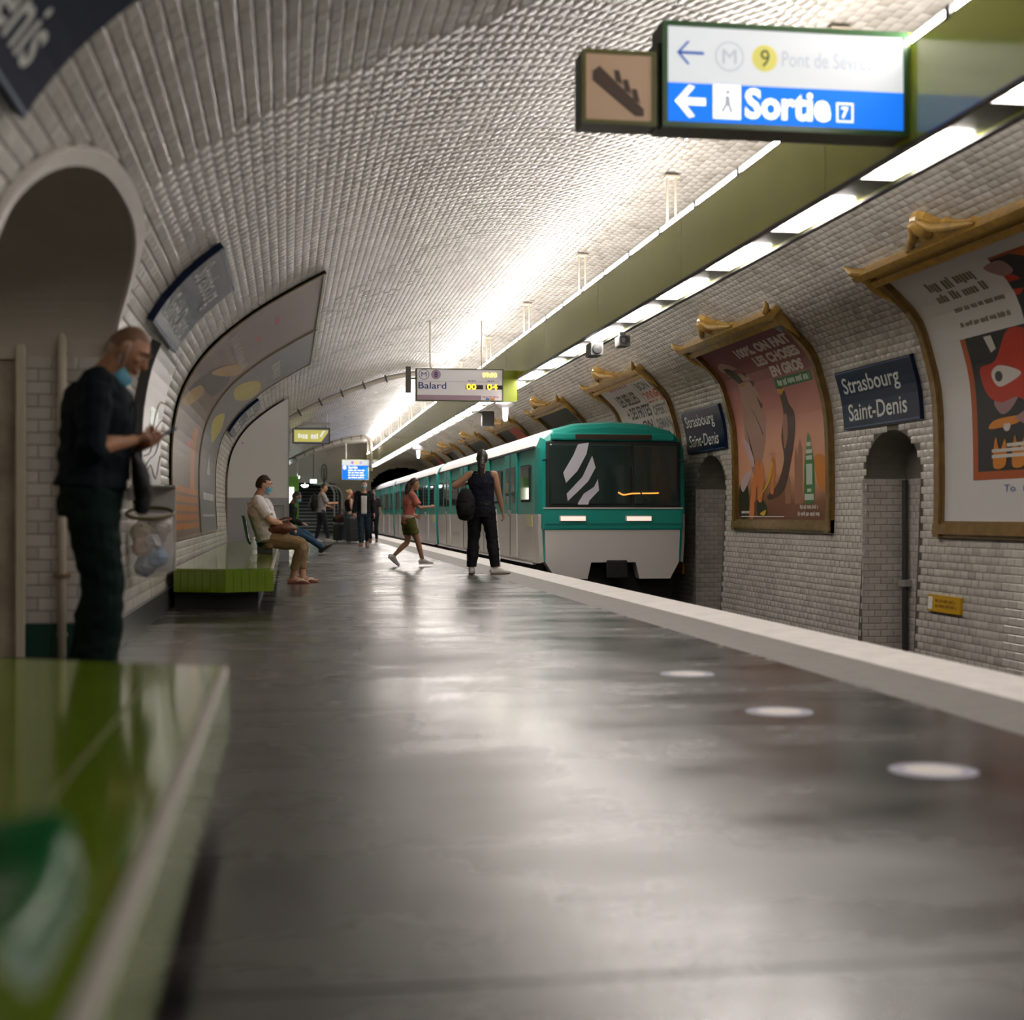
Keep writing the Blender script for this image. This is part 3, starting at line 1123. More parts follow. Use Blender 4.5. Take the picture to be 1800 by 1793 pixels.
M_signblue = mat('backlit_blue', (0.01, 0.12, 0.6), 0.5, spec=0.1, emit=0.62, ecol=(0.012, 0.20, 0.92))
M_signyellow = mat('backlit_yellow', (0.55, 0.50, 0.10), 0.3, emit=0.30, ecol=(0.80, 0.76, 0.20))
M_signlet = mat('backlit_letter', (0.9, 0.9, 0.9), 0.3, emit=0.75, ecol=(1, 1, 1))
M_signblueink = mat('blue_ink', (0.03, 0.12, 0.55), 0.4, emit=0.12, ecol=(0.05, 0.2, 0.8))
M_paleink = mat('pale_ink', (0.38, 0.42, 0.48), 0.4, emit=0.22, ecol=(0.72, 0.78, 0.88))
M_olive_ink = mat('olive_ink', (0.12, 0.14, 0.02), 0.5)
M_signgreen = mat('sign_frame_green', (0.035, 0.105, 0.035), 0.3)
M_signdark = mat('sign_case_dark', (0.05, 0.055, 0.03), 0.4)

def arrow(bm, cx, cy, L, T, hw, z=0.001, mi=0):
    """Left-pointing arrow with a slim chevron head."""
    rect(bm, cx - L * 0.42, cy - T / 2, cx + L / 2, cy + T / 2, z, mi)
    for s in (1, -1):
        poly(bm, [(cx - L / 2, cy), (cx - L / 2 + T * 0.75, cy - s * T * 0.35), (cx - L / 2 + hw + T * 0.5, cy + s * (hw - T * 0.25)), (cx - L / 2 + hw - T * 0.3, cy + s * hw)][::s], z + 0.0006, mi)

# the big exit sign
SX1, SY = 3.49, 7.77
t, w, h = sign_box('exit_sign', 'large backlit blue and white exit sign reading Sortie, hung from the beam', 'sign', 2.05, SX1, SY, 3.0, 3.59, 0.24, M_signgreen, M_signdark, 0.03)
sy = h * 0.42
bm = bmesh.new(); rect(bm, -w / 2 + 0.03, sy, w / 2 - 0.03, h - 0.03); panel(t, bm, M_signwhite, -0.001, 'white_field')
bm = bmesh.new(); rect(bm, -w / 2 + 0.03, 0.03, w / 2 - 0.03, sy); panel(t, bm, M_signblue, -0.001, 'blue_field')
bm = bmesh.new(); arrow(bm, -0.56, 0.415, 0.155, 0.016, 0.066); panel(t, bm, M_signblueink, -0.004, 'arrow')
bm = bmesh.new(); ringflat(bm, -0.335, 0.405, 0.076, 0.083); text(bm, 'M', -0.375, 0.365, -0.295, 0.445)
text(bm, 'Pont de S\u00e8vres', -0.03, 0.365, 0.50, 0.45); panel(t, bm, M_paleink, -0.004, 'lettering')
bm = bmesh.new(); disc(bm, -0.13, 0.405, 0.075); panel(t, bm, M_signyellow, -0.003, 'line_badge')
bm = bmesh.new(); text(bm, '9', -0.155, 0.358, -0.103, 0.452); panel(t, bm, M_olive_ink, -0.006, 'numeral')
bm = bmesh.new(); arrow(bm, -0.56, 0.145, 0.175, 0.042, 0.092)
for q in ([(-0.43, 0.055), (-0.27, 0.055), (-0.27, 0.245), (-0.43, 0.245)],): poly(bm, q, 0.001)
text(bm, 'Sortie', -0.245, 0.062, 0.255, 0.235, bold=0.035)
for a in ((0.29, 0.065, 0.39, 0.075), (0.29, 0.165, 0.39, 0.175), (0.29, 0.075, 0.30, 0.165), (0.38, 0.075, 0.39, 0.165)): rect(bm, *a, 0.001)
text(bm, '7', 0.318, 0.088, 0.362, 0.152, bold=0.03); panel(t, bm, M_signlet, -0.004, 'lettering')
bm = bmesh.new()   # walking figure in the white square, exit pictogram
disc(bm, -0.345, 0.205, 0.014, n=10); poly(bm, [(-0.36, 0.185), (-0.335, 0.185), (-0.33, 0.14), (-0.315, 0.09), (-0.33, 0.088), (-0.348, 0.13), (-0.372, 0.09), (-0.386, 0.096), (-0.362, 0.14)])
panel(t, bm, M_paleink, -0.007, 'pictogram')
obj('beam_bracket', B(w / 2 - 0.001, w / 2 + 0.03, 0.0, 0.24, 0.0, h), M_beamend, t)
# small beige sign with an escalator picture beside it
t2, w2, h2 = sign_box('escalator_sign', 'small beige sign with a dark moving-stair picture left of the big exit sign', 'sign', 1.60, 2.02, SY + 0.02, 3.005, 3.415, 0.20, mat('olive_frame', (0.12, 0.125, 0.02), 0.35), M_signdark, 0.022)
bm = bmesh.new(); rect(bm, -w2 / 2 + 0.022, 0.022, w2 / 2 - 0.022, h2 - 0.022); panel(t2, bm, mat('beige_face', (0.50, 0.34, 0.22), 0.4, emit=0.10, ecol=(0.62, 0.42, 0.28)), -0.001, 'face')
bm = bmesh.new(); poly(bm, [(-0.15, 0.29), (-0.11, 0.32), (0.14, 0.09), (0.14, 0.05), (0.09, 0.05), (-0.15, 0.24)])
for k in range(3): poly(bm, [(-0.03 + k * 0.05, 0.30 - k * 0.05), (0.0 + k * 0.05, 0.30 - k * 0.05), (0.02 + k * 0.05, 0.22 - k * 0.05), (-0.02 + k * 0.05, 0.24 - k * 0.05)])
panel(t2, bm, mat('brown_ink', (0.09, 0.055, 0.04), 0.5), -0.004, 'pictogram')
obj('link_post', B(w2 / 2, w2 / 2 + 0.03, 0.02, 0.16, -0.01, h2 + 0.06), M_signdark, t2)

# line display
DY = 22.1
t, w, h = sign_box('line_display', 'pale train display reading Balard with amber minutes, hung from the beam', 'sign', 1.95, 3.30, DY, 2.60, 3.10, 0.16, mat('display_edge', (0.09, 0.10, 0.03), 0.4), mat('display_case', (0.30, 0.29, 0.27), 0.4), 0.014)
M_dispface = mat('display_face', (0.58, 0.55, 0.54), 0.35, emit=0.12, ecol=(0.82, 0.78, 0.77))
M_dispmauve = mat('display_mauve', (0.34, 0.22, 0.28), 0.4, emit=0.04, ecol=(0.5, 0.33, 0.42))
M_dispblue = mat('display_navy_ink', (0.02, 0.035, 0.20), 0.4)
M_amber = mat('amber_segments', (1, 0.5, 0.05), 0.4, emit=1.7, ecol=(1.0, 0.50, 0.03))
M_amberbright = mat('amber_clock', (1, 0.6, 0.1), 0.4, emit=2.2, ecol=(1.0, 0.66, 0.10))
bm = bmesh.new(); rect(bm, -w / 2 + 0.014, 0.09, w / 2 - 0.014, h - 0.014); rect(bm, 0.33, 0.014, w / 2 - 0.014, 0.09); panel(t, bm, M_dispface, -0.001, 'face')
bm = bmesh.new(); rect(bm, -w / 2 + 0.014, 0.014, 0.33, 0.09); panel(t, bm, M_dispmauve, -0.001, 'mauve_band')
bm = bmesh.new(); text(bm, 'Balard', -w / 2 + 0.035, 0.185, -0.21, 0.285, bold=0.01); ringflat(bm, -0.555, 0.405, 0.073, 0.082); text(bm, 'M', -0.595, 0.37, -0.515, 0.44)
scribble(bm, 0.13, 0.305, 0.25, 0.325, 0.001); scribble(bm, 0.43, 0.305, 0.54, 0.325, 0.001); rect(bm, -w / 2 + 0.03, 0.297, 0.60, 0.300, 0.001)
panel(t, bm, M_dispblue, -0.004, 'lettering')
bm = bmesh.new(); disc(bm, -0.37, 0.405, 0.075); panel(t, bm, M_dispmauve, -0.003, 'line_badge')
bm = bmesh.new(); text(bm, '8', -0.395, 0.36, -0.345, 0.45, bold=0.02); panel(t, bm, M_dispblue, -0.006, 'numeral')
bm = bmesh.new(); rect(bm, 0.09, 0.185, 0.36, 0.25); rect(bm, 0.40, 0.185, 0.66, 0.25); panel(t, bm, M_black, -0.003, 'counter_window')
bm = bmesh.new(); text(bm, '00', 0.10, 0.178, 0.255, 0.268, bold=0.03); text(bm, '04', 0.42, 0.178, 0.585, 0.268, bold=0.03); panel(t, bm, M_amber, -0.006, 'minutes')
bm = bmesh.new(); text(bm, '09:00', 0.35, 0.37, 0.575, 0.445, bold=0.02); panel(t, bm, M_amberbright, -0.006, 'clock')
bm = bmesh.new(); rect(bm, 0.40, 0.018, 0.46, 0.05); panel(t, bm, mat('logo_blue', (0.08, 0.2, 0.5), 0.4), -0.004, 'emblem')
bm = bmesh.new(); rect(bm, 0.47, 0.018, 0.54, 0.05); panel(t, bm, mat('logo_orange', (0.7, 0.25, 0.06), 0.4), -0.004, 'emblem')
bm = bmesh.new(); scribble(bm, 0.36, 0.06, 0.60, 0.08); panel(t, bm, mat('logo_red', (0.45, 0.05, 0.05), 0.4), -0.004, 'emblem')
obj('end_panel', B(w / 2, w / 2 + 0.215, -0.005, 0.17, 0.005, h - 0.02), M_beamend, t)
obj('side_plate', B(-w / 2 - 0.16, -w / 2 - 0.08, 0.0, 0.03, 0.12, 0.52), mat('plate_brown', (0.10, 0.085, 0.07), 0.4), t)
obj('side_link', B(-w / 2 - 0.08, -w / 2, 0.005, 0.025, 0.33, 0.35), M_darkmetal, t)
for dx in (-0.45, 0.35):
    obj('hanger', T_([(dx, 0.08, h), (dx, 0.08, 3.85 - 2.60)], 0.012, seg=6, n=1, rnd=False), M_cream, t)

# far blue exit sign at the end of the beam
t, w, h = sign_box('exit_sign', 'small bright blue exit board at the far end of the platform', 'sign', 2.33, 3.53, 63.4, 2.36, 3.28, 0.2, M_beamend, M_beamend, 0.03)
bm = bmesh.new(); rect(bm, -w / 2 + 0.03, 0.64, w / 2 - 0.03, h - 0.03); panel(t, bm, M_signwhite, -0.001, 'white_field')
bm = bmesh.new(); rect(bm, -w / 2 + 0.03, 0.03, w / 2 - 0.03, 0.64); panel(t, bm, M_signblue, -0.001, 'blue_field')
bm = bmesh.new(); text(bm, 'Sortie', -0.30, 0.50, 0.10, 0.62, bold=0.03)
for k in range(4): scribble(bm, -0.30, 0.40 - k * 0.105, 0.42 - 0.05 * (k % 2), 0.465 - k * 0.105, seed=k)
disc(bm, -0.46, 0.55, 0.08, z=0.001); panel(t, bm, M_signlet, -0.006, 'lettering')
for x, c in ((-0.12, (0.4, 0.15, 0.4)), (0.06, (0.7, 0.6, 0.05)), (0.24, (0.4, 0.25, 0.5))):
    bm = bmesh.new(); disc(bm, x, 0.77, 0.06); panel(t, bm, mat('badge%d' % int(x * 100), c, 0.4, emit=0.5, ecol=c), -0.006, 'line_badge')
for dx in (-0.4, 0.55): obj('hanger', T_([(dx, 0.1, h), (dx, 0.1, 1.7)], 0.03, seg=6, n=1, rnd=False), M_cream, t)

# yellow passage sign on the left
t, w, h = sign_box('passage_sign', 'yellow lit arrow-ended passage sign hung past the white kiosk', 'sign', 0.13, 1.10, 38.0, 2.70, 3.12, 0.14, M_darkmetal, M_darkmetal, 0.02)
bm = bmesh.new(); rect(bm, -w / 2 + 0.02, 0.02, w / 2 - 0.02, h - 0.02); panel(t, bm, mat('grey_face', (0.25, 0.25, 0.3), 0.4), -0.001, 'face')
bm = bmesh.new(); poly(bm, [(-0.44, 0.05), (0.26, 0.05), (0.44, 0.30), (0.44, 0.36), (-0.44, 0.36)]); panel(t, bm, M_signyellow, -0.004, 'yellow_field')
bm = bmesh.new(); scribble(bm, -0.34, 0.13, 0.22, 0.27); poly(bm, [(0.26, 0.16), (0.36, 0.34), (0.30, 0.34), (0.22, 0.2)]); panel(t, bm, mat('yellow_sign_ink', (0.5, 0.5, 0.45), 0.4, emit=0.5, ecol=(0.9, 0.9, 0.8)), -0.007, 'lettering')
obj('cross_arm', B(-0.6, w / 2, 0.04, 0.1, h + 0.08, h + 0.14), M_greymetal, t)
for dx in (-0.35, 0.4): obj('hanger', T_([(dx, 0.07, h), (dx, 0.07, h + 0.42)], 0.015, seg=6, n=1, rnd=False), M_greymetal, t)

# ------------------------------------------------------------------ station name plates
def name_plate(side, y0, z0, wd, ht, lab, m=M_navy):
    wall = Wall(side, y0, z0)
    base = wall(wd / 2, 0, 0)
    t = empty('station_plate', base, label=lab, cat='sign', group=None)
    bm = B(0, wd, 0, ht, 0.004, 0.05)
    on_wall('plate', bm, wall, m, t, 0.1, base=base)
    bm = bmesh.new()
    for a in ((0.012, 0.012, wd - 0.012, 0.024), (0.012, ht - 0.024, wd - 0.012, ht - 0.012)): rect(bm, *a, 0.0515)
    on_wall('border', bm, wall, mat('plate_border', (0.05, 0.09, 0.22), 0.3), t, 0.1, base=base)
    bm = bmesh.new()
    text(bm, 'Strasbourg', wd * 0.07, ht * 0.52, wd * 0.82, ht * 0.88, z=0.053, bold=0.012)
    text(bm, 'Saint-Denis', wd * 0.09, ht * 0.13, wd * 0.86, ht * 0.42, z=0.053, bold=0.012)
    on_wall('lettering', bm, wall, mat('plate_letter', (0.60, 0.62, 0.60), 0.35), t, 0.05, base=base)
    return t
name_plate('R', 16.42, 1.86, 2.1, 0.70, 'navy Strasbourg Saint-Denis plate above the nearer niche, between two posters')
name_plate('R', 23.25, 1.86, 2.1, 0.70, 'navy Strasbourg Saint-Denis plate above the farther niche, beside the train')
name_plate('L', 2.95, 2.20, 2.08, 0.72, 'dark name plate cut by the upper left corner, only its last letters showing', mat('matt_navy', (0.003, 0.010, 0.035), 0.5, spec=0.05))
name_plate('L', 9.95, 2.17, 1.9, 0.72, 'glossy name plate on the left vault above the standing man')
name_plate('L', 23.0, 2.17, 1.9, 0.70, 'small dark name plate on the left vault just before the white kiosk')

# ------------------------------------------------------------------ framed posters on the right wall
PW, PZ0 = 3.93, 0.62
s_b, s_t = s_right(PZ0), s_right(3.30)
PH = s_b - s_t
def frame_right(y_far, lab, print_fn, group=None):
    wall = Wall('R', y_far, PZ0)
    base = wall(PW / 2, 0, 0)
    t = empty('poster_frame', base, label=lab, cat='poster', group='framed posters on the track wall')
    fw = 0.15
    def mould(bm, a0, a1, b0, b1, horiz):
        # three stepped fillets
        for i, (e, hh) in enumerate(((0.0, 0.045), (0.03, 0.075), (0.085, 0.055))):
            if horiz: box(bm, a0, a1, b0 + e, b1 - (0.0 if i < 1 else 0.03), 0.0, hh)
            else: box(bm, a0 + e * 0.8, a1 - e * 0.8 * 0.5, b0, b1, 0.0, hh)
    for nm, a0, a1, m in (('left_rail', 0, fw, M_ceramicdark), ('right_rail', PW - fw, PW, M_ceramicdark)):
        bm = bmesh.new(); mould(bm, a0, a1, 0, PH, False); on_wall(nm, bm, wall, m, t, 0.16, base=base)
    bm = bmesh.new(); mould(bm, 0, PW, 0, fw * 1.1, True); on_wall('bottom_rail', bm, wall, M_ceramicdark, t, 0.2, base=base)
    bm = bmesh.new()
    box(bm, -0.10, PW + 0.10, PH - 0.02, PH + 0.05, 0, 0.07); box(bm, -0.16, PW + 0.16, PH + 0.05, PH + 0.13, 0, 0.13); box(bm, -0.05, PW + 0.05, PH - 0.10, PH - 0.02, 0, 0.10)
    on_wall('top_rail', bm, wall, M_ceramic, t, 0.2, base=base)
    # carved crest above the middle of the top rail, scrolls at both ends
    cx = PW * 0.46
    half = [(0.70, 0.10), (0.62, 0.17), (0.48, 0.17), (0.36, 0.20), (0.27, 0.27), (0.19, 0.27), (0.14, 0.34), (0.12, 0.41), (0.06, 0.46)]
    out = [(cx + x, PH + b_) for x, b_ in half] + [(cx - x, PH + b_) for x, b_ in half[::-1]]
    ctr = (cx, PH + 0.16)
    bm = bmesh.new()
    rings = []
    for sc, hh in ((1.0, 0.0), (1.0, 0.06), (0.88, 0.105), (0.6, 0.115)):
        rings.append([bm.verts.new((ctr[0] + (x - ctr[0]) * sc, max(PH + 0.10, ctr[1] + (y_ - ctr[1]) * sc), hh)) for x, y_ in out])
    for r0, r1 in zip(rings, rings[1:]):
        for q in range(len(out)):
            bm.faces.new((r0[q], r0[(q + 1) % len(out)], r1[(q + 1) % len(out)], r1[q]))
    bm.faces.new(rings[-1])
    on_wall('crest', bm, wall, M_ceramic, t, 5.0, smooth=False, base=base)
    bm = bmesh.new(); blob(bm, (cx, PH + 0.33, 0.11), (0.10, 0.13, 0.06), 12, 8); on_wall('crest_boss', bm, wall, M_ceramic, t, 5.0, smooth=True, base=base)
    for sgn in (-1, 1):
        bm = bmesh.new(); tube(bm, [(cx + sgn * 0.09, PH + 0.41, 0.10), (cx + sgn * 0.19, PH + 0.31, 0.12), (cx + sgn * 0.36, PH + 0.24, 0.11), (cx + sgn * 0.66, PH + 0.15, 0.08)], [0.03, 0.045, 0.045, 0.02], seg=8, n=4); on_wall('crest_scroll', bm, wall, M_ceramic, t, 5.0, smooth=True, base=base)
        a = PW / 2 + sgn * (PW / 2 + 0.06)
        bm = bmesh.new(); tube(bm, [(a - sgn * 0.10, PH + 0.10, 0.07), (a, PH + 0.17, 0.10), (a + sgn * 0.08, PH + 0.21, 0.08), (a + sgn * 0.14, PH + 0.26, 0.06)], [0.05, 0.05, 0.035, 0.012], seg=8, n=4); on_wall('corner_leaf', bm, wall, M_ceramic, t, 5.0, smooth=True, base=base)
        bm = bmesh.new(); tube(bm, [(a - sgn * 0.04, PH + 0.05, 0.06), (a + sgn * 0.02, PH - 0.16, 0.06), (a - sgn * 0.03, PH - 0.36, 0.05)], [0.075, 0.05, 0.015], seg=8, n=4); on_wall('corner_drop', bm, wall, M_ceramic, t, 5.0, smooth=True, base=base)
    def put(nm, bm, m, step=0.14):
        return on_wall(nm, bm, wall, m, t, step, base=base)
    print_fn(put, fw, PW - fw, fw * 1.1, PH - 0.08)
    return t

def grad_mat(name, stops):
    """Printed gradient running up the poster (generated coordinates of the sheet)."""
    m = bpy.data.materials.new(name); m.use_nodes = True
    N, L = m.node_tree.nodes, m.node_tree.links
    b = N['Principled BSDF']; b.inputs['Roughness'].default_value = 0.45; b.inputs['Specular IOR Level'].default_value = 0.2
    tc = N.new('ShaderNodeTexCoord'); sp = N.new('ShaderNodeSeparateXYZ')
    nz = N.new('ShaderNodeTexNoise'); nz.inputs['Scale'].default_value = 3.0; nz.inputs['Detail'].default_value = 4
    L.new(tc.outputs['Generated'], sp.inputs[0]); L.new(tc.outputs['Generated'], nz.inputs['Vector'])
    ad = N.new('ShaderNodeMath'); ad.operation = 'MULTIPLY_ADD'; ad.inputs[1].default_value = 0.22
    L.new(nz.outputs['Fac'], ad.inputs[0]); L.new(sp.outputs['Z'], ad.inputs[2])
    cr = N.new('ShaderNodeValToRGB')
    e = cr.color_ramp.elements
    e[0].position, e[0].color = stops[0][0], (*stops[0][1], 1)
    e[1].position, e[1].color = stops[-1][0], (*stops[-1][1], 1)
    for p, c in stops[1:-1]:
        n_ = e.new(p); n_.color = (*c, 1)
    L.new(ad.outputs[0], cr.inputs[0]); L.new(cr.outputs[0], b.inputs['Base Color'])
    return m

def C(name, r, g, b, rough=0.35):
    return mat('ink_' + name, (r, g, b), 0.45, spec=0.2)

def poly_fn(pts, a0, a1, b0, b1):
    return [(a0 + (a1 - a0) * p[0], b0 + (b1 - b0) * p[1]) for p in pts]

def smooth_poly(bm, pts, a0, a1, b0, b1, z, n=5):
    P = pts + [pts[0]]
    E = [np.array(p, float) for p in pts]
    out = []
    k = len(E)
    for i in range(k):
        p0, p1, p2, p3 = E[i - 1], E[i], E[(i + 1) % k], E[(i + 2) % k]
        for q in range(n):
            t_ = q / n
            out.append(0.5 * ((2 * p1) + (-p0 + p2) * t_ + (2 * p0 - 5 * p1 + 4 * p2 - p3) * t_ ** 2 + (-p0 + 3 * p1 - 3 * p2 + p3) * t_ ** 3))
    LINE[0] += 1
    poly(bm, poly_fn(out, a0, a1, b0, b1), z, LINE[0])

def poster_pink(put, a0, a1, b0, b1):
    bm = bmesh.new(); rect(bm, a0, b0, a1, b1, 0.012)
    put('sheet', bm, grad_mat('sunset_print', [(0.0, (0.10, 0.045, 0.025)), (0.22, (0.22, 0.10, 0.05)), (0.34, (0.62, 0.33, 0.19)), (0.55, (0.60, 0.30, 0.20)), (0.75, (0.42, 0.17, 0.14)), (1.0, (0.20, 0.065, 0.07))]))
    R = (a0, a1, b0, b1)
    bm = bmesh.new(); smooth_poly(bm, [(0.05, 0.86), (0.13, 0.885), (0.24, 0.83), (0.33, 0.74), (0.37, 0.60), (0.36, 0.45), (0.30, 0.31), (0.22, 0.22), (0.16, 0.30), (0.10, 0.47), (0.13, 0.62), (0.16, 0.74), (0.10, 0.79)], *R, 0.014)
    put('dried_leaf', bm, C('dusky', 0.36, 0.215, 0.165))
    bm = bmesh.new(); smooth_poly(bm, [(0.10, 0.845), (0.17, 0.83), (0.23, 0.755), (0.20, 0.735), (0.13, 0.78)], *R, 0.016); put('leaf_hollow', bm, C('umber', 0.035, 0.03, 0.012))
    bm = bmesh.new(); smooth_poly(bm, [(0.17, 0.73), (0.235, 0.72), (0.22, 0.745)], *R, 0.018); put('leaf_glow', bm, C('ochre', 0.38, 0.2, 0.02))
    bm = bmesh.new()
    for q in ([(0.25, 0.80), (0.30, 0.79), (0.29, 0.76)], [(0.30, 0.75), (0.355, 0.73), (0.33, 0.70)], [(0.33, 0.66), (0.375, 0.60), (0.35, 0.58)], [(0.12, 0.52), (0.22, 0.30), (0.20, 0.29)], [(0.20, 0.66), (0.33, 0.45), (0.325, 0.44)]): poly(bm, poly_fn(q, *R), 0.016)
    put('leaf_marks', bm, C('bark', 0.10, 0.05, 0.035))
    bm = bmesh.new(); smooth_poly(bm, [(0.08, 0.43), (0.14, 0.41), (0.21, 0.31), (0.17, 0.29)], *R, 0.018); smooth_poly(bm, [(0.03, 0.20), (0.12, 0.26), (0.17, 0.25), (0.12, 0.19), (0.06, 0.15)], *R, 0.018); put('pale_petal', bm, C('lilac', 0.50, 0.38, 0.40))
    bm = bmesh.new(); smooth_poly(bm, [(0.59, 0.66), (0.64, 0.665), (0.655, 0.58), (0.69, 0.53), (0.68, 0.44), (0.63, 0.30), (0.55, 0.15), (0.41, 0.105), (0.36, 0.12), (0.47, 0.18), (0.55, 0.30), (0.53, 0.42), (0.58, 0.54)], *R, 0.015); put('seed_pod', bm, C('pod', 0.085, 0.05, 0.035))
    bm = bmesh.new(); smooth_poly(bm, [(0.56, 0.50), (0.61, 0.53), (0.60, 0.42), (0.56, 0.36)], *R, 0.017); put('pod_highlight', bm, C('podrose', 0.33, 0.17, 0.11))
    bm = bmesh.new()
    for cx, cy, s in ((0.24, 0.24, 1.0), (0.30, 0.23, 0.9), (0.20, 0.15, 0.9), (0.28, 0.15, 0.9), (0.18, 0.06, 0.9), (0.43, 0.26, 0.8), (0.42, 0.17, 0.6)):
        smooth_poly(bm, [(cx - 0.035 * s, cy - 0.05 * s), (cx - 0.025 * s, cy + 0.05 * s), (cx, cy + 0.085 * s), (cx + 0.03 * s, cy + 0.03 * s), (cx + 0.02 * s, cy - 0.06 * s)], *R, 0.019)
    put('coral_bloom', bm, C('coral', 0.60, 0.21, 0.07))
    bm = bmesh.new(); smooth_poly(bm, [(0.22, 0.105), (0.30, 0.135), (0.39, 0.20), (0.43, 0.29), (0.41, 0.29), (0.36, 0.19), (0.28, 0.13)], *R, 0.021); smooth_poly(bm, [(0.28, 0.03), (0.35, 0.05), (0.33, 0.02)], *R, 0.021); put('yellow_stem', bm, C('yellow', 0.62, 0.42, 0.03))
    bm = bmesh.new(); smooth_poly(bm, [(0.02, 0.19), (0.12, 0.18), (0.13, 0.02), (0.02, 0.02)], *R, 0.0165); smooth_poly(bm, [(0.24, 0.10), (0.33, 0.09), (0.36, 0.03), (0.25, 0.02)], *R, 0.0165); put('dark_foliage', bm, C('foliage', 0.025, 0.03, 0.015))
    bm = bmesh.new()
    for x0, x1, y1 in ((0.66, 0.70, 0.36), (0.70, 0.745, 0.40), (0.56, 0.62, 0.24)): poly(bm, poly_fn([(x0, 0.08), (x1, 0.08), (x1, y1 - 0.05), ((x0 + x1) / 2, y1), (x0, y1 - 0.05)], *R), 0.0135)
    put('brown_spires', bm, C('spire', 0.33, 0.16, 0.10))
    bm = bmesh.new(); smooth_poly(bm, [(0.86, 0.30), (0.97, 0.29), (0.99, 0.15), (0.9, 0.16)], *R, 0.0135); put('flame_patch', bm, C('flame', 0.55, 0.20, 0.03))
    bm = bmesh.new(); smooth_poly(bm, [(0.81, 0.42), (0.835, 0.36), (0.86, 0.26), (0.86, 0.12), (0.84, 0.08), (0.78, 0.08), (0.76, 0.12), (0.765, 0.27), (0.79, 0.37)], *R, 0.016); put('green_rocket', bm, C('leafgreen', 0.06, 0.20, 0.06))
    bm = bmesh.new()
    for y0, y1, wd in ((0.355, 0.375, 0.02), (0.32, 0.34, 0.03), (0.29, 0.31, 0.03), (0.17, 0.27, 0.03), (0.135, 0.15, 0.02), (0.095, 0.125, 0.045)): poly(bm, poly_fn([(0.812 - wd, y0), (0.812 + wd, y0), (0.812 + wd, y1), (0.812 - wd, y1)], *R), 0.018)
    put('rocket_panels', bm, C('mint', 0.5, 0.58, 0.5))
    bm = bmesh.new()
    W = a1 - a0; Hh = b1 - b0
    for s_, x0, x1, y0, y1 in (('100%. ON FAIT', 0.36, 0.94, 0.875, 0.935), ('LES CHOSES', 0.47, 0.93, 0.80, 0.86), ('EN GROS', 0.57, 0.90, 0.725, 0.785), ):
        text(bm, s_, a0 + x0 * W, b0 + y0 * Hh, a0 + x1 * W, b0 + y1 * Hh, z=0.019, bold=0.055)
    scribble(bm, a0 + 0.72 * W, b0 + 0.052 * Hh, a0 + 0.90 * W, b0 + 0.074 * Hh, 0.019); scribble(bm, a0 + 0.70 * W, b0 + 0.018 * Hh, a0 + 0.92 * W, b0 + 0.040 * Hh, 0.019, 2)
    rect(bm, a0 + 0.05 * W, b0 + 0.012 * Hh, a0 + 0.56 * W, b0 + 0.018 * Hh, 0.022); rect(bm, a0 + 0.05 * W, b0 + 0.032 * Hh, a0 + 0.15 * W, b0 + 0.045 * Hh, 0.022)
    put('lettering', bm, C('paper', 0.60, 0.54, 0.50), 0.06)
    bm = bmesh.new(); rect(bm, a0 + 0.57 * W, b0 + 0.665 * Hh, a0 + 0.94 * W, b0 + 0.715 * Hh, 0.015); put('green_ribbon', bm, C('ribbon', 0.045, 0.14, 0.035))
    bm = bmesh.new(); scribble(bm, a0 + 0.60 * W, b0 + 0.673 * Hh, a0 + 0.92 * W, b0 + 0.707 * Hh, 0.018); put('ribbon_lettering', bm, C('mint', 0.5, 0.58, 0.5), 0.06)
    bm = bmesh.new(); smooth_poly(bm, [(0.57, 0.66), (0.63, 0.66), (0.66, 0.665), (0.60, 0.63)], *R, 0.0155); put('flame_tip', bm, C('amber', 0.55, 0.26, 0.03))
    bm = bmesh.new(); disc(bm, a0 + 0.93 * W, b0 + 0.97 * Hh, 0.09, z=0.015); put('round_mark', bm, C('sky', 0.30, 0.40, 0.48))

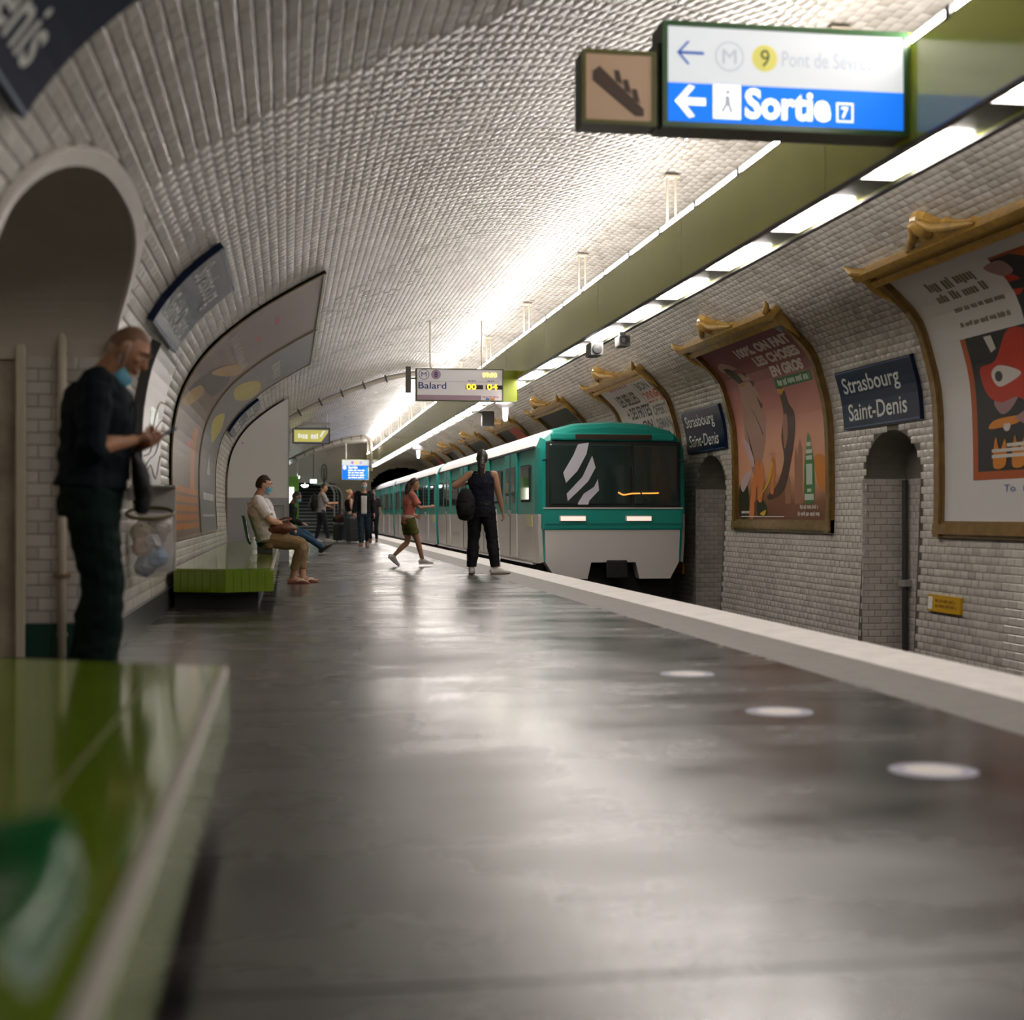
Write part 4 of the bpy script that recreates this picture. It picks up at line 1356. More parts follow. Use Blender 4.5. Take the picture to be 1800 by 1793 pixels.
def poster_white(put, a0, a1, b0, b1):
    W, Hh = a1 - a0, b1 - b0
    bm = bmesh.new(); rect(bm, a0, b0, a1, b1, 0.012); put('sheet', bm, C('whitesheet', 0.58, 0.57, 0.56))
    X = lambda u, v, x, y: (a0 + u * W, b0 + v * Hh, a0 + x * W, b0 + y * Hh)
    bm = bmesh.new()
    for s_, q in (('LES BELLES', X(.16, .80, .56, .91)), ('FRITES', X(.40, .70, .66, .79)), ('+ DES', X(.18, .70, .38, .79)), ('ON', X(.42, .61, .62, .68)), ('EXTRA', X(.36, .48, .66, .59)), ('FRITES', X(.36, .32, .70, .44))): text(bm, s_, *q, z=0.016, bold=0.03)
    put('brush_lettering', bm, M_black, 0.06)
    bm = bmesh.new(); rect(bm, a0 + .655 * W, b0, a0 + .662 * W, b1 - 0.1, 0.014); put('rule', bm, C('grey', 0.2, 0.2, 0.2))
    bm = bmesh.new()
    for s_, q in (('BON', X(.70, .89, .90, .96)), ('OFFERT', X(.70, .69, .94, .765)), ('DEMAIN', X(.70, .60, .94, .67))): text(bm, s_, *q, z=0.016, bold=0.04)
    for k in range(5): rect(bm, *X(.72, .20 + k * .045, .93 - .03 * k, .225 + k * .045), 0.016)
    put('grey_lettering', bm, C('slate', 0.17, 0.18, 0.17), 0.06)
    bm = bmesh.new(); text(bm, '200\u20ac', *X(.68, .785, .95, .88), z=0.016, bold=0.02); text(bm, '##', *X(.74, .42, .90, .58), z=0.016, bold=0.02); put('red_lettering', bm, C('red', 0.52, 0.085, 0.05), 0.06)
    bm = bmesh.new()
    for k in range(7): poly(bm, [(a0 + (.2 + k * .055) * W, b0 + .955 * Hh), (a0 + (.225 + k * .055) * W, b0 + .955 * Hh), (a0 + (.24 + k * .055) * W, b0 + .985 * Hh), (a0 + (.215 + k * .055) * W, b0 + .985 * Hh)], 0.016)
    put('red_hatch', bm, C('crimson', 0.40, 0.03, 0.07))

def poster_red(put, a0, a1, b0, b1):
    W, Hh = a1 - a0, b1 - b0
    R = (a0, a1, b0, b1)
    bm = bmesh.new(); rect(bm, a0, b0, a1, b1, 0.012); put('sheet', bm, C('whitesheet', 0.58, 0.57, 0.56))
    bm = bmesh.new(); rect(bm, a0 + .17 * W, b0 + .15 * Hh, a1 - .06 * W, b1 - .07 * Hh, 0.014); put('orange_border', bm, C('rust', 0.36, 0.08, 0.02))
    bm = bmesh.new(); rect(bm, a0 + .20 * W, b0 + .18 * Hh, a1 - .09 * W, b1 - .08 * Hh, 0.016); put('black_field', bm, C('night', 0.022, 0.022, 0.020))
    bm = bmesh.new(); rect(bm, a0 + .06 * W, b0 + .67 * Hh, a0 + .52 * W, b1, 0.018); put('white_box', bm, C('whitesheet', 0.58, 0.57, 0.56))
    bm = bmesh.new(); scribble(bm, a0 + .15 * W, b0 + .87 * Hh, a0 + .43 * W, b0 + .92 * Hh, 0.02); scribble(bm, a0 + .15 * W, b0 + .81 * Hh, a0 + .43 * W, b0 + .86 * Hh, 0.02, 4)
    for k in range(3): scribble(bm, a0 + .20 * W, b0 + (.77 - .03 * k) * Hh, a0 + .47 * W, b0 + (.79 - .03 * k) * Hh, 0.02, k)
    put('lettering', bm, C('khaki', 0.15, 0.13, 0.08), 0.06)
    bm = bmesh.new(); smooth_poly(bm, [(.24, .55), (.33, .57), (.42, .66), (.50, .66), (.56, .62), (.64, .60), (.70, .55), (.66, .49), (.70, .44), (.60, .40), (.50, .39), (.42, .43), (.33, .42), (.26, .46)], *R, 0.018)
    smooth_poly(bm, [(.36, .86), (.50, .88), (.58, .82), (.54, .77), (.47, .79)], *R, 0.018); put('red_shape', bm, C('redshape', 0.42, 0.03, 0.012))
    bm = bmesh.new(); poly(bm, poly_fn([(.62, .92), (.91, .92), (.91, .76)], *R), 0.018); put('orange_corner', bm, C('orangecorner', 0.50, 0.10, 0.015))
    bm = bmesh.new(); smooth_poly(bm, [(.30, .53), (.35, .55), (.45, .51), (.35, .475), (.31, .49)], *R, 0.02); poly(bm, poly_fn([(.30, .66), (.34, .66), (.35, .61), (.32, .60)], *R), 0.02)
    for x_, y_ in ((.36, .335), (.52, .335)): disc(bm, a0 + x_ * W, b0 + y_ * Hh, 0.07, 0.05, z=0.02)
    for y_ in (.225, .245, .262): rect(bm, a0 + (.28 + (.08 if y_ > .25 else 0)) * W, b0 + y_ * Hh, a0 + .7 * W, b0 + (y_ + .012) * Hh, 0.024)
    put('white_shape', bm, C('whiteshape', 0.56, 0.53, 0.48))
    bm = bmesh.new(); disc(bm, a0 + .335 * W, b0 + .512 * Hh, 0.07, 0.05, z=0.022); put('pupil', bm, M_black)
    bm = bmesh.new(); smooth_poly(bm, [(.47, .90), (.56, .91), (.58, .86), (.52, .85)], *R, 0.02); smooth_poly(bm, [(.30, .43), (.42, .44), (.38, .39), (.33, .38)], *R, 0.017); poly(bm, poly_fn([(.40, .36), (.58, .43), (.60, .39), (.45, .335)], *R), 0.02); put('rose_shape', bm, C('roseshape', 0.30, 0.17, 0.17))
    bm = bmesh.new(); smooth_poly(bm, [(.27, .33), (.30, .36), (.44, .365), (.41, .34)], *R, 0.02)
    for x_ in (.32, .42, .52): smooth_poly(bm, [(x_ - .03, .19), (x_ - .035, .24), (x_ - .02, .30), (x_, .25), (x_ + .03, .29), (x_ + .03, .2)], *R, 0.02)
    put('flame_shape', bm, C('flameshape', 0.58, 0.20, 0.02))
    bm = bmesh.new(); text(bm, 'To', a0 + .34 * W, b0 + .105 * Hh, a0 + .40 * W, b0 + .13 * Hh, z=0.018); disc(bm, a0 + .455 * W, b0 + .115 * Hh, 0.06, 0.045, z=0.018); put('blue_mark', bm, C('inkblue', 0.10, 0.16, 0.45))

def poster_dark(cc):
    def fn(put, a0, a1, b0, b1):
        bm = bmesh.new(); rect(bm, a0, b0, a1, b1, 0.012); put('sheet', bm, C('darksheet', 0.03, 0.035, 0.03))
        W, Hh = a1 - a0, b1 - b0
        bm = bmesh.new(); rect(bm, a0 + 0.5 * W, b0 + 0.72 * Hh, a0 + 0.95 * W, b1, 0.014); rect(bm, a0 + .1 * W, b0 + .1 * Hh, a0 + .6 * W, b0 + .4 * Hh, 0.014); put('colour_block', bm, cc)
    return fn
frame_right(14.0, 'nearest poster on the track wall, red and black shapes, cut by the right edge', poster_red)
frame_right(20.8, 'pink brown poster with capital lettering in a honey ceramic frame', poster_pink)
frame_right(27.65, 'white poster with black brush lettering partly behind the train front', poster_white)
frame_right(34.5, 'poster whose dark top shows over the train, first beyond the white one', poster_dark(C('darkgreen', 0.03, 0.05, 0.035)))
frame_right(41.35, 'poster top with a red block showing above the train roof', poster_dark(C('red', 0.52, 0.085, 0.05)))
frame_right(48.2, 'plain dark poster top above the train, third from the far end', poster_dark(C('dusk', 0.05, 0.05, 0.05)))
frame_right(55.0, 'grey-white poster top above the train roof, second from the far end', poster_dark(C('greyblock', 0.4, 0.4, 0.38)))
frame_right(61.8, 'farthest poster top, with a red block, beside the dark tunnel mouth', poster_dark(C('redfar', 0.4, 0.02, 0.03)))

# small yellow track sign
wall = Wall('R', 14.12, -0.14); base = wall(0.36, 0, 0)
t = empty('warning_plate', base, label='small yellow plate low on the tiled track wall', cat='sign')
on_wall('plate', B(0, 0.73, 0, 0.17, 0.0, 0.03), wall, mat('plate_yellow', (0.58, 0.33, 0.01), 0.35), t, base=base)
bm = bmesh.new(); rect(bm, 0.02, 0.02, 0.12, 0.15, 0.032); on_wall('white_mark', bm, wall, M_white, t, base=base)
bm = bmesh.new(); scribble(bm, 0.18, 0.095, 0.62, 0.135, 0.032); scribble(bm, 0.18, 0.045, 0.66, 0.08, 0.032, 3); on_wall('lettering', bm, wall, mat('brown_letter', (0.30, 0.15, 0.01), 0.5), t, base=base)
wall = Wall('R', 23.9, -0.14); base = wall(0.2, 0, 0)
t = empty('warning_plate', base, label='dim yellow plate low beside the farther niche', cat='sign')
on_wall('plate', B(0, 0.4, 0, 0.17, 0.0, 0.03), wall, MATS['plate_yellow'], t, base=base)
bm = bmesh.new(); scribble(bm, 0.06, 0.06, 0.34, 0.11, 0.032); on_wall('lettering', bm, wall, MATS['brown_letter'], t, base=base)
# cable in the near niche
t = empty('niche_cable', (7.06, 15.82, -1.1), label='grey conduit standing in the nearer niche', cat='conduit')
obj('pipe', T_([(0, 0, 0), (0, 0, 2.35)], 0.035, seg=10, n=1, rnd=False), M_darkmetal, t)
obj('junction', B(-0.05, 0.06, -0.09, 0.09, 1.12, 1.2, bev=0.01), M_greymetal, t)

# ------------------------------------------------------------------ left wall: posters, map board, bin, benches, kiosk
M_leftposter = None
def left_poster(y0, wd, lab, fn, z0=0.60, z1=3.20):
    wall = Wall('L', y0, z0)
    ht = s_left(z1) - s_left(z0)
    base = wall(wd / 2, 0, 0)
    t = empty('wall_poster', base, label=lab, cat='poster', group='tall posters on the platform wall')
    on_wall('backing', B(0, wd, 0, ht, 0.0, 0.02), wall, M_greymetal, t, 0.1, base=base)
    bm = bmesh.new()
    f = 0.032
    for a in ((0, f, 0, ht), (wd - f, wd, 0, ht), (f, wd - f, 0, f), (f, wd - f, ht - f, ht)): box(bm, a[0], a[1], a[2], a[3], 0.0, 0.034)
    on_wall('frame', bm, wall, mat('bronze_frame', (0.22, 0.17, 0.10), 0.35, 0.4), t, 0.1, base=base)
    def put(nm, bm, m, step=0.1): return on_wall(nm, bm, wall, m, t, step, base=base, smooth=False)
    fn(put, f, wd - f, f, ht - f)
    return t
def glossy(name, c):
    return mat(name, c, 0.32, spec=0.18, var=0.12, vscale=1.4)
def lp1(put, a0, a1, b0, b1):
    W, Hh = a1 - a0, b1 - b0; R = (a0, a1, b0, b1)
    bm = bmesh.new(); rect(bm, a0, b0, a1, b1, 0.024); put('sheet', bm, glossy('mauve_sheet', (0.17, 0.115, 0.09)))
    bm = bmesh.new()
    for k in range(5): rect(bm, a0 + .05 * W, b0 + (.02 + k * .03) * Hh, a0 + .95 * W, b0 + (.04 + k * .03) * Hh, 0.026)
    rect(bm, a0 + .62 * W, b0 + .16 * Hh, a0 + .80 * W, b0 + .38 * Hh, 0.026); put('orange_bars', bm, glossy('orange_bar', (0.42, 0.14, 0.01)))
    bm = bmesh.new(); smooth_poly(bm, [(.1, .46), (.5, .62), (.9, .60), (.8, .52), (.4, .50)], *R, 0.026); put('dark_swirl', bm, glossy('dark_swirl', (0.05, 0.04, 0.03)))
    bm = bmesh.new(); smooth_poly(bm, [(.35, .56), (.75, .68), (.95, .66), (.7, .60)], *R, 0.027); smooth_poly(bm, [(.05, .42), (.3, .50), (.5, .49), (.25, .42)], *R, 0.027); put('ochre_swirl', bm, glossy('ochre_swirl', (0.36, 0.22, 0.05)))
    bm = bmesh.new(); rect(bm, a0 + .30 * W, b0 + .83 * Hh, a0 + .42 * W, b0 + .85 * Hh, 0.027); rect(bm, a0 + .44 * W, b0 + .75 * Hh, a0 + .52 * W, b0 + .77 * Hh, 0.027); rect(bm, a0 + .45 * W, b0 + .30 * Hh, a0 + .6 * W, b0 + .32 * Hh, 0.027); put('red_mark', bm, glossy('red_mark', (0.42, 0.06, 0.05)))
    bm = bmesh.new(); scribble(bm, a0 + .12 * W, b0 + .66 * Hh, a0 + .88 * W, b0 + .70 * Hh, 0.027); put('lettering', bm, glossy('pale_lettering', (0.40, 0.36, 0.34)), 0.06)
def lp2(put, a0, a1, b0, b1):
    W, Hh = a1 - a0, b1 - b0; R = (a0, a1, b0, b1)
    bm = bmesh.new(); rect(bm, a0, b0, a1, b1, 0.024); put('sheet', bm, glossy('grey_sheet', (0.16, 0.15, 0.155)))
    bm = bmesh.new(); smooth_poly(bm, [(.15, .62), (.45, .72), (.85, .73), (.88, .66), (.5, .60)], *R, 0.026); smooth_poly(bm, [(.2, .46), (.5, .52), (.75, .46), (.5, .38)], *R, 0.026); put('yellow_shape', bm, glossy('yellow_shape', (0.46, 0.38, 0.06)))
    bm = bmesh.new(); rect(bm, a0 + .2 * W, b0 + .13 * Hh, a0 + .85 * W, b0 + .16 * Hh, 0.027); rect(bm, a0 + .15 * W, b0 + .06 * Hh, a0 + .9 * W, b0 + .07 * Hh, 0.027); poly(bm, poly_fn([(.4, .24), (.62, .24), (.5, .33)], *R), 0.027); put('white_print', bm, glossy('pale_print', (0.46, 0.44, 0.43)))
    bm = bmesh.new(); scribble(bm, a0 + .3 * W, b0 + .80 * Hh, a0 + .8 * W, b0 + .85 * Hh, 0.027); put('lettering', bm, glossy('pale_print', (0.46, 0.44, 0.43)), 0.06)
left_poster(14.0, 4.2, 'nearer tall glossy poster curving up the platform wall, orange bars at its foot', lp1)
left_poster(18.3, 4.1, 'farther tall glossy poster curving up the platform wall, with yellow shapes', lp2)
def lp3(put, a0, a1, b0, b1):
    R = (a0, a1, b0, b1); W, Hh = a1 - a0, b1 - b0
    bm = bmesh.new(); rect(bm, a0, b0, a1, b1, 0.024); put('sheet', bm, glossy('teal_sheet', (0.20, 0.30, 0.27)))
    bm = bmesh.new(); poly(bm, poly_fn([(.0, .30), (.2, .25), (.55, .42), (.95, .55), (.95, .68), (.5, .52), (.2, .42)], *R), 0.027); put('red_streak', bm, glossy('red_streak', (0.40, 0.10, 0.08)))
    bm = bmesh.new()
    for k in range(5): rect(bm, a0 + (.15 + .15 * k) * W, b0 + (.15 + .03 * k) * Hh, a0 + (.22 + .15 * k) * W, b0 + (.35 + .08 * k) * Hh, 0.026)
    put('pale_bars', bm, glossy('pale_teal', (0.45, 0.6, 0.55)))
left_poster(57.5, 6.5, 'distant teal poster with a red streak on the left vault beyond the kiosk', lp3, 2.55, 3.45)

# map board beside the opening
wall = Wall('L', 10.7, 0.93); base = wall(0.8, 0, 0); BH = s_left(2.12) - s_left(0.93)
t = empty('map_board', base, label='black edged board with a glossy network map behind the standing man', cat='board')
on_wall('case', B(0, 1.55, 0, BH, 0.0, 0.07), wall, M_darkmetal, t, 0.1, base=base)
bm = bmesh.new(); rect(bm, 0.03, 0.03, 1.52, BH - 0.03, 0.072); on_wall('map_sheet', bm, wall, mat('map_paper', (0.50, 0.49, 0.48), 0.28), t, 0.1, base=base)
bm = bmesh.new(); rect(bm, 0.5, BH * .45, 1.1, BH * .62, 0.074); on_wall('green_inset', bm, wall, mat('map_green', (0.10, 0.33, 0.25), 0.2), t, 0.1, base=base)
for k, c in enumerate(((0.30, 0.16, 0.15), (0.18, 0.22, 0.32), (0.25, 0.2, 0.27), (0.4, 0.36, 0.2))):
    bm = bmesh.new(); tube(bm, [(0.1, 0.15 + .1 * k, 0.075), (0.6, 0.3 + .05 * k, 0.075), (1.0, 0.2 + .2 * k, 0.075), (1.45, 0.4 + .15 * k, 0.075)], 0.005, seg=4); on_wall('map_line', bm, wall, mat('map_line%d' % k, c, 0.3), t, 5, base=base)

# litter bag on its stand
t = empty('litter_bin', (-0.93, 10.15, 0), label='clear litter bag hung on a pale metal stand by the map board', cat='bin')
obj('back_plate', B(-0.10, 0.16, 0.19, 0.21, 0.46, 1.04, bev=0.005), mat('pale_metal', (0.46, 0.44, 0.42), 0.35), t)
obj('wall_bracket', B(-0.19, -0.09, 0.19, 0.21, 0.95, 1.04, bev=0.004), mat('pale_metal', (0.46, 0.44, 0.42), 0.35), t)
obj('lid_edge', B(-0.13, 0.17, 0.0, 0.215, 1.04, 1.055), M_greymetal, t)
bm = bmesh.new(); R_ = [(0.155 * math.cos(a), 0.155 * math.sin(a) + 0.02, 0.86 + 0.04 * math.sin(a)) for a in np.linspace(0, 2 * math.pi, 25)]
tube(bm, R_, 0.012, seg=8, n=1); obj('ring', bm, mat('olive_band', (0.09, 0.075, 0.02), 0.5), t, smooth=True)
bm = bmesh.new()
pf = [(0.03, 0.42), (0.10, 0.43), (0.155, 0.50), (0.165, 0.60), (0.15, 0.74), (0.14, 0.86)]
lathe(bm, pf, seg=26)
for v in bm.verts:
    a = math.atan2(v.co.y, v.co.x); v.co.x *= 1 + 0.07 * math.sin(5 * a + v.co.z * 9); v.co.y *= 1 + 0.07 * math.sin(7 * a + 2)
    v.co.y += 0.02
o = obj('bag', bm, mat('clear_film', (0.8, 0.78, 0.74), 0.15, alpha=0.30), t, smooth=True)
for k, (c, p, r) in enumerate((((0.12, 0.25, 0.45), (0.06, -0.05, 0.56), 0.07), ((0.45, 0.30, 0.22), (-0.05, -0.06, 0.63), 0.07), ((0.30, 0.24, 0.12), (-0.06, 0.0, 0.73), 0.075), ((0.25, 0.3, 0.38), (-0.03, -0.03, 0.50), 0.075), ((0.15, 0.10, 0.06), (0.05, 0.03, 0.74), 0.085), ((0.45, 0.45, 0.48), (0.03, -0.08, 0.66), 0.06))):
    bm = bmesh.new(); blob(bm, p, (r, r * 0.8, r * 0.9), 9, 6)
    for v in bm.verts: v.co += Vector(RNG.normal(0, 0.008, 3))
    obj('litter', bm, mat('litter%d' % k, c, 0.5), t)

# benches of green glazed tile
def bench(x0, x1, y0, y1, lab, bev_near, bev_far, near_tiles=True, inner=None):
    t = empty('tiled_bench', ((x0 + x1) / 2, (y0 + y1) / 2, 0), label=lab, cat='bench', group='green tiled platform benches')
    cx, cy = (x0 + x1) / 2, (y0 + y1) / 2
    def loc(pts): return [(p[0] - cx, p[1] - cy) for p in pts]
    def slab(pts, z0, z1):
        bm = bmesh.new(); P = loc(pts)
        a = [bm.verts.new((x, y, z0)) for x, y in P]; b_ = [bm.verts.new((x, y, z1)) for x, y in P]
        bm.faces.new(a[::-1]); bm.faces.new(b_)
        for i in range(len(P)): bm.faces.new((a[i], a[(i + 1) % len(P)], b_[(i + 1) % len(P)], b_[i]))
        return bm
    xm = (x0 + x1) / 2 + 0.02
    fn_, nn_ = y1 + bev_far, y0 - bev_near
    fm = y1 + bev_far * 0.75 if bev_far else y1
    xg = x1 - 0.205
    # outline of the top: near end and far end may be canted
    obj('plinth', slab([(x0, y0 + 0.15), (x1 - 0.13, y0 + 0.15), (x1 - 0.13, y1 - 0.12), (x0, y1 - 0.12)], 0, 0.165), M_plinth, t)
    obj('body', slab([(x0, y0 + 0.012 + bev_near * 0.0), (xm, y0 - bev_near + 0.012), (x1 - 0.012, y0 + 0.012), (x1 - 0.012, y1 - 0.012), (x0, fn_ - 0.012)], 0.16, 0.350), M_plinth, t)
    yl = y1 + (fn_ - y1) * (x1 - xg) / (x1 - x0)
    yn = y0 - bev_near * (x1 - xg) / (x1 - xm)
    obj('top_slab', slab([(x0, y0), (xm, y0 - bev_near), (xg - 0.006, yn), (xg - 0.006, yl), (x0, fn_)], 0.350, 0.370), M_bench, t)
    obj('top_slab', slab([(xg + 0.006, yn), (x1 - 0.02, y0), (x1 - 0.02, y1), (xg + 0.006, yl)], 0.350, 0.370), M_bench, t)
    obj('joint', B(xg - 0.006 - cx, xg + 0.006 - cx, y0 - cy, y1 - cy, 0.352, 0.3692), mat('olive_joint', (0.17, 0.19, 0.07), 0.5), t)
    obj('nosing', B(x1 - 0.02 - cx, x1 + 0.004 - cx, y0 - cy, y1 - cy, 0.346, 0.371, bev=0.003), M_nosing, t)
    # upright facing tiles
    def face(p, q, w):
        L_ = math.hypot(q[0] - p[0], q[1] - p[1]); k = max(1, round(L_ / w)); w = L_ / k
        ux, uy = (q[0] - p[0]) / L_, (q[1] - p[1]) / L_
        ang = math.atan2(uy, ux)
        me = bpy.data.meshes.new('facing_tile'); bm = B(-w / 2 + 0.0006, w / 2 - 0.0006, -0.008, 0.008, -0.094, 0.094, bev=0.003); bm.to_mesh(me); bm.free(); me.materials.append(M_bench)
        for i in range(k):
            o = bpy.data.objects.new('facing_tile', me); link(o, t)
            o.location = (p[0] + ux * w * (i + .5) - cx, p[1] + uy * w * (i + .5) - cy, 0.255); o.rotation_euler = (0, 0, ang)
    face((x1, y0), (x1, y1), 0.10 if y1 - y0 < 8 else 0.15)
    if near_tiles:
        face((xm, y0 - bev_near), (x1, y0), 0.075); face((x0, y0), (xm, y0 - bev_near), 0.075)
    else:
        face((x1, y1), (x0, fn_), 0.1)
    return t
bench(-1.05, -0.19, -2.4, 4.66, 'nearest lime green tiled bench filling the lower left corner', 0.0, 0.45, False)
bench(-1.0, -0.13, 13.2, 26.4, 'second lime green tiled bench, under the seated man in white', 0.18, 0.0)
bench(-1.0, -0.10, 29.0, 36.0, 'farther tiled bench mostly hidden behind the white kiosk', 0.1, 0.0)

def shell_seat(loc, lab, rz=0.0):
    """Plastic shell: faces local +X."""
    t = empty('shell_seat', loc, rz, label=lab, cat='seat', group='green shell seats')
    prof_ = [(0.235, -0.035), (0.225, 0.0), (0.19, 0.012), (0.08, -0.012), (-0.06, -0.022), (-0.14, 0.0), (-0.185, 0.06), (-0.205, 0.16), (-0.225, 0.28), (-0.245, 0.355), (-0.262, 0.36)]
    P = catmull([(a, 0, b) for a, b in prof_], 3)
    bm = bmesh.new(); rows = []
    n = len(P)
    for i, p in enumerate(P):
        f = i / (n - 1)
        hw = 0.215 - 0.02 * abs(f - 0.45) * 2 - (0.05 * max(0, f - 0.85) / 0.15 if f > 0.85 else 0) - (0.05 * max(0, 0.1 - f) / 0.1)
        row = []
        for k in np.linspace(-1, 1, 11):
            lift = 0.045 * abs(k) ** 3 * (1 if 0.12 < f < 0.95 else 0.3)
            row.append(bm.verts.new((p[0] + (lift if f > 0.55 else 0), k * hw, p[2] + (lift if f <= 0.55 else 0))))
        rows.append(row)
    for a, b_ in zip(rows, rows[1:]):
        for k in range(10): bm.faces.new((a[k], a[k + 1], b_[k + 1], b_[k]))
    bmesh.ops.solidify(bm, geom=bm.faces[:], thickness=0.012)
    obj('shell', bm, M_seat, t, smooth=True)
    for sy in (-0.12, 0.12):
        obj('support', B(-0.12, 0.14, sy - 0.015, sy + 0.015, -0.105, -0.03, bev=0.004), M_darkmetal, t)
    return t
shell_seat((-0.445, 1.38, 0.480), 'dark green shell seat on the nearest bench, at the lower left edge')
shell_seat((-0.32, 18.2, 0.478), 'green shell seat carrying the seated man in white')
shell_seat((-0.06, 31.0, 0.478), 'green shell seat of the man with outstretched legs')
# white kiosk
t = empty('service_kiosk', (-0.55, 28.2, 0), label='white full-height kiosk with a grey dado behind the seated man', cat='kiosk')
bm = bmesh.new()
pts = [(-1.06, 1.16)]
for s in np.linspace(s_left(1.16), float(np.interp(0.02, _pp[8:_im, 0], _sl[8:_im])), 26):
    x, z, nx, nz = prof(s); pts.append((float(x + nx * 0.035), float(z + nz * 0.035)))
pts.append((0.02, 1.16))
A = [bm.verts.new((x + 0.55, -1.6, z)) for x, z in pts[1:]]; Bq = [bm.verts.new((x + 0.55, 0.3, z)) for x, z in pts[1:]]
bm.faces.new(A[::-1]); bm.faces.new(Bq)
for i in range(len(A)): bm.faces.new((A[i], A[(i + 1) % len(A)], Bq[(i + 1) % len(A)], Bq[i]))
obj('upper_panel', bm, mat('white_laminate', (0.74, 0.715, 0.71), 0.45), t)
obj('dado', B(-0.52, 0.57, -1.6, 0.3, 0, 1.16), mat('grey_laminate', (0.36, 0.35, 0.37), 0.4), t)
obj('edge_trim', B(0.57, 0.585, -1.605, -1.56, 0, 3.0), M_steel, t)
obj('edge_trim', B(-0.545, -0.52, -1.61, -1.58, 0.1, 1.9), mat('brown_trim', (0.2, 0.16, 0.11), 0.4), t)
for z, x in ((2.55, -0.05), (2.15, -0.25)):
    bm = bmesh.new(); lathe(bm, [(0.0, -1.605), (0.012, -1.605), (0.012, -1.59)], c=(x, 0, z), axis='Y', seg=8); obj('screw', bm, M_darkmetal, t)
bm = bmesh.new(); tube(bm, [(0.30, -1.63, 0.5), (0.30, -1.63, 0.98), (0.33, -1.63, 1.03), (0.48, -1.63, 1.03), (0.5, -1.63, 1.0), (0.5, -1.63, 0.5)], 0.012, seg=6, n=2); obj('door_frame', bm, M_greymetal, t)
# green vending machine
t = empty('vending_machine', (-0.30, 45.6, 0), label='green vending machine with a glowing white panel past the kiosk', cat='machine')
obj('cabinet', B(-0.65, 0.65, -0.45, 0.45, 0.05, 2.05, bev=0.02), mat('vivid_green', (0.10, 0.27, 0.025), 0.35), t)
obj('base', B(-0.6, 0.6, -0.4, 0.4, 0, 0.05), M_darkmetal, t)
obj('glow_panel', B(0.05, 0.50, -0.475, -0.44, 1.02, 1.70, bev=0.01), mat('panel_glow', (1, 1, 1), 0.4, emit=3.0, ecol=(1.0, 0.97, 0.78)), t)
obj('slot', B(0.12, 0.4, -0.465, -0.44, 0.5, 0.62), M_darkmetal, t)
# lamps and exit sign in the passage mouth
def plamp(loc, lab, r, st):
    t = empty('passage_lamp', loc, label=lab, cat='lamp')
    bm = bmesh.new(); lathe(bm, [(0.0, -0.08), (r * 0.7, -0.06), (r, 0.0), (r, 0.02), (0, 0.03)], seg=16)
    obj('globe', bm, mat('passage_glow', (1, 1, 1), 0.4, emit=22, ecol=(0.9, 1.0, 1.0)), t, smooth=True)
    obj('stem', T_([(0, 0, 0.02), (0, 0, st)], 0.012, seg=6, n=1), M_greymetal, t)
plamp((0.45, 64.6, 2.52), 'left small white lamp over the passage mouth', 0.09, 0.73)
plamp((0.80, 67.2, 2.20), 'lower white lamp inside the stair passage', 0.16, 2.02)
t = empty('exit_lamp', (1.15, 64.9, 2.33), label='small pale green glowing exit lamp over the passage', cat='lamp')
obj('box', B(-0.14, 0.14, -0.05, 0.05, -0.07, 0.09, bev=0.02), mat('exit_glow', (0.7, 1, 0.85), 0.4, emit=3.5, ecol=(0.62, 1.0, 0.82)), t)
obj('hanger', B(-0.02, 0.02, -0.02, 0.02, 0.09, 1.22), M_darkmetal, t)
t = empty('wall_post', (1.62, 64.8, 0), label='dark post with a looped top in front of the far wall', cat='post')
obj('post', T_([(0, 0, 0), (0, 0, 2.9)], 0.04, seg=8, n=1), M_darkmetal, t)
bm = bmesh.new(); tube(bm, [(0.0, 0, 2.3), (-0.1, 0, 2.5), (-0.1, 0, 2.9), (0.0, 0, 3.1), (0.1, 0, 2.9), (0.1, 0, 2.5), (0, 0, 2.3)], 0.03, seg=6, n=3); obj('loop', bm, M_darkmetal, t)
# round floor stickers
o0 = None
for i, (x, y) in enumerate(((2.12, 4.53), (2.10, 5.99), (2.11, 7.48))):
    t = empty('floor_sticker', (x, y, 0.0), label=('nearest round white distance sticker on the floor', 'middle one of the three round white floor stickers', 'farthest of the three round white floor stickers')[i], cat='sticker', group='round floor stickers')
    if o0 is None:
        bm = bmesh.new(); lathe(bm, [(0.145, 0.0002), (0.145, 0.0015), (0.0, 0.0016)], seg=40); o0 = obj('disc', bm, mat('sticker_lavender', (0.36, 0.36, 0.46), 0.5), t)
        bm = bmesh.new(); lathe(bm, [(0.095, 0.0017), (0.095, 0.0024), (0.0, 0.0025)], seg=36); o1 = obj('centre', bm, mat('sticker_white', (0.74, 0.70, 0.66), 0.5), t)
    else:
        obj('disc', o0.data, None, t); obj('centre', o1.data, None, t)
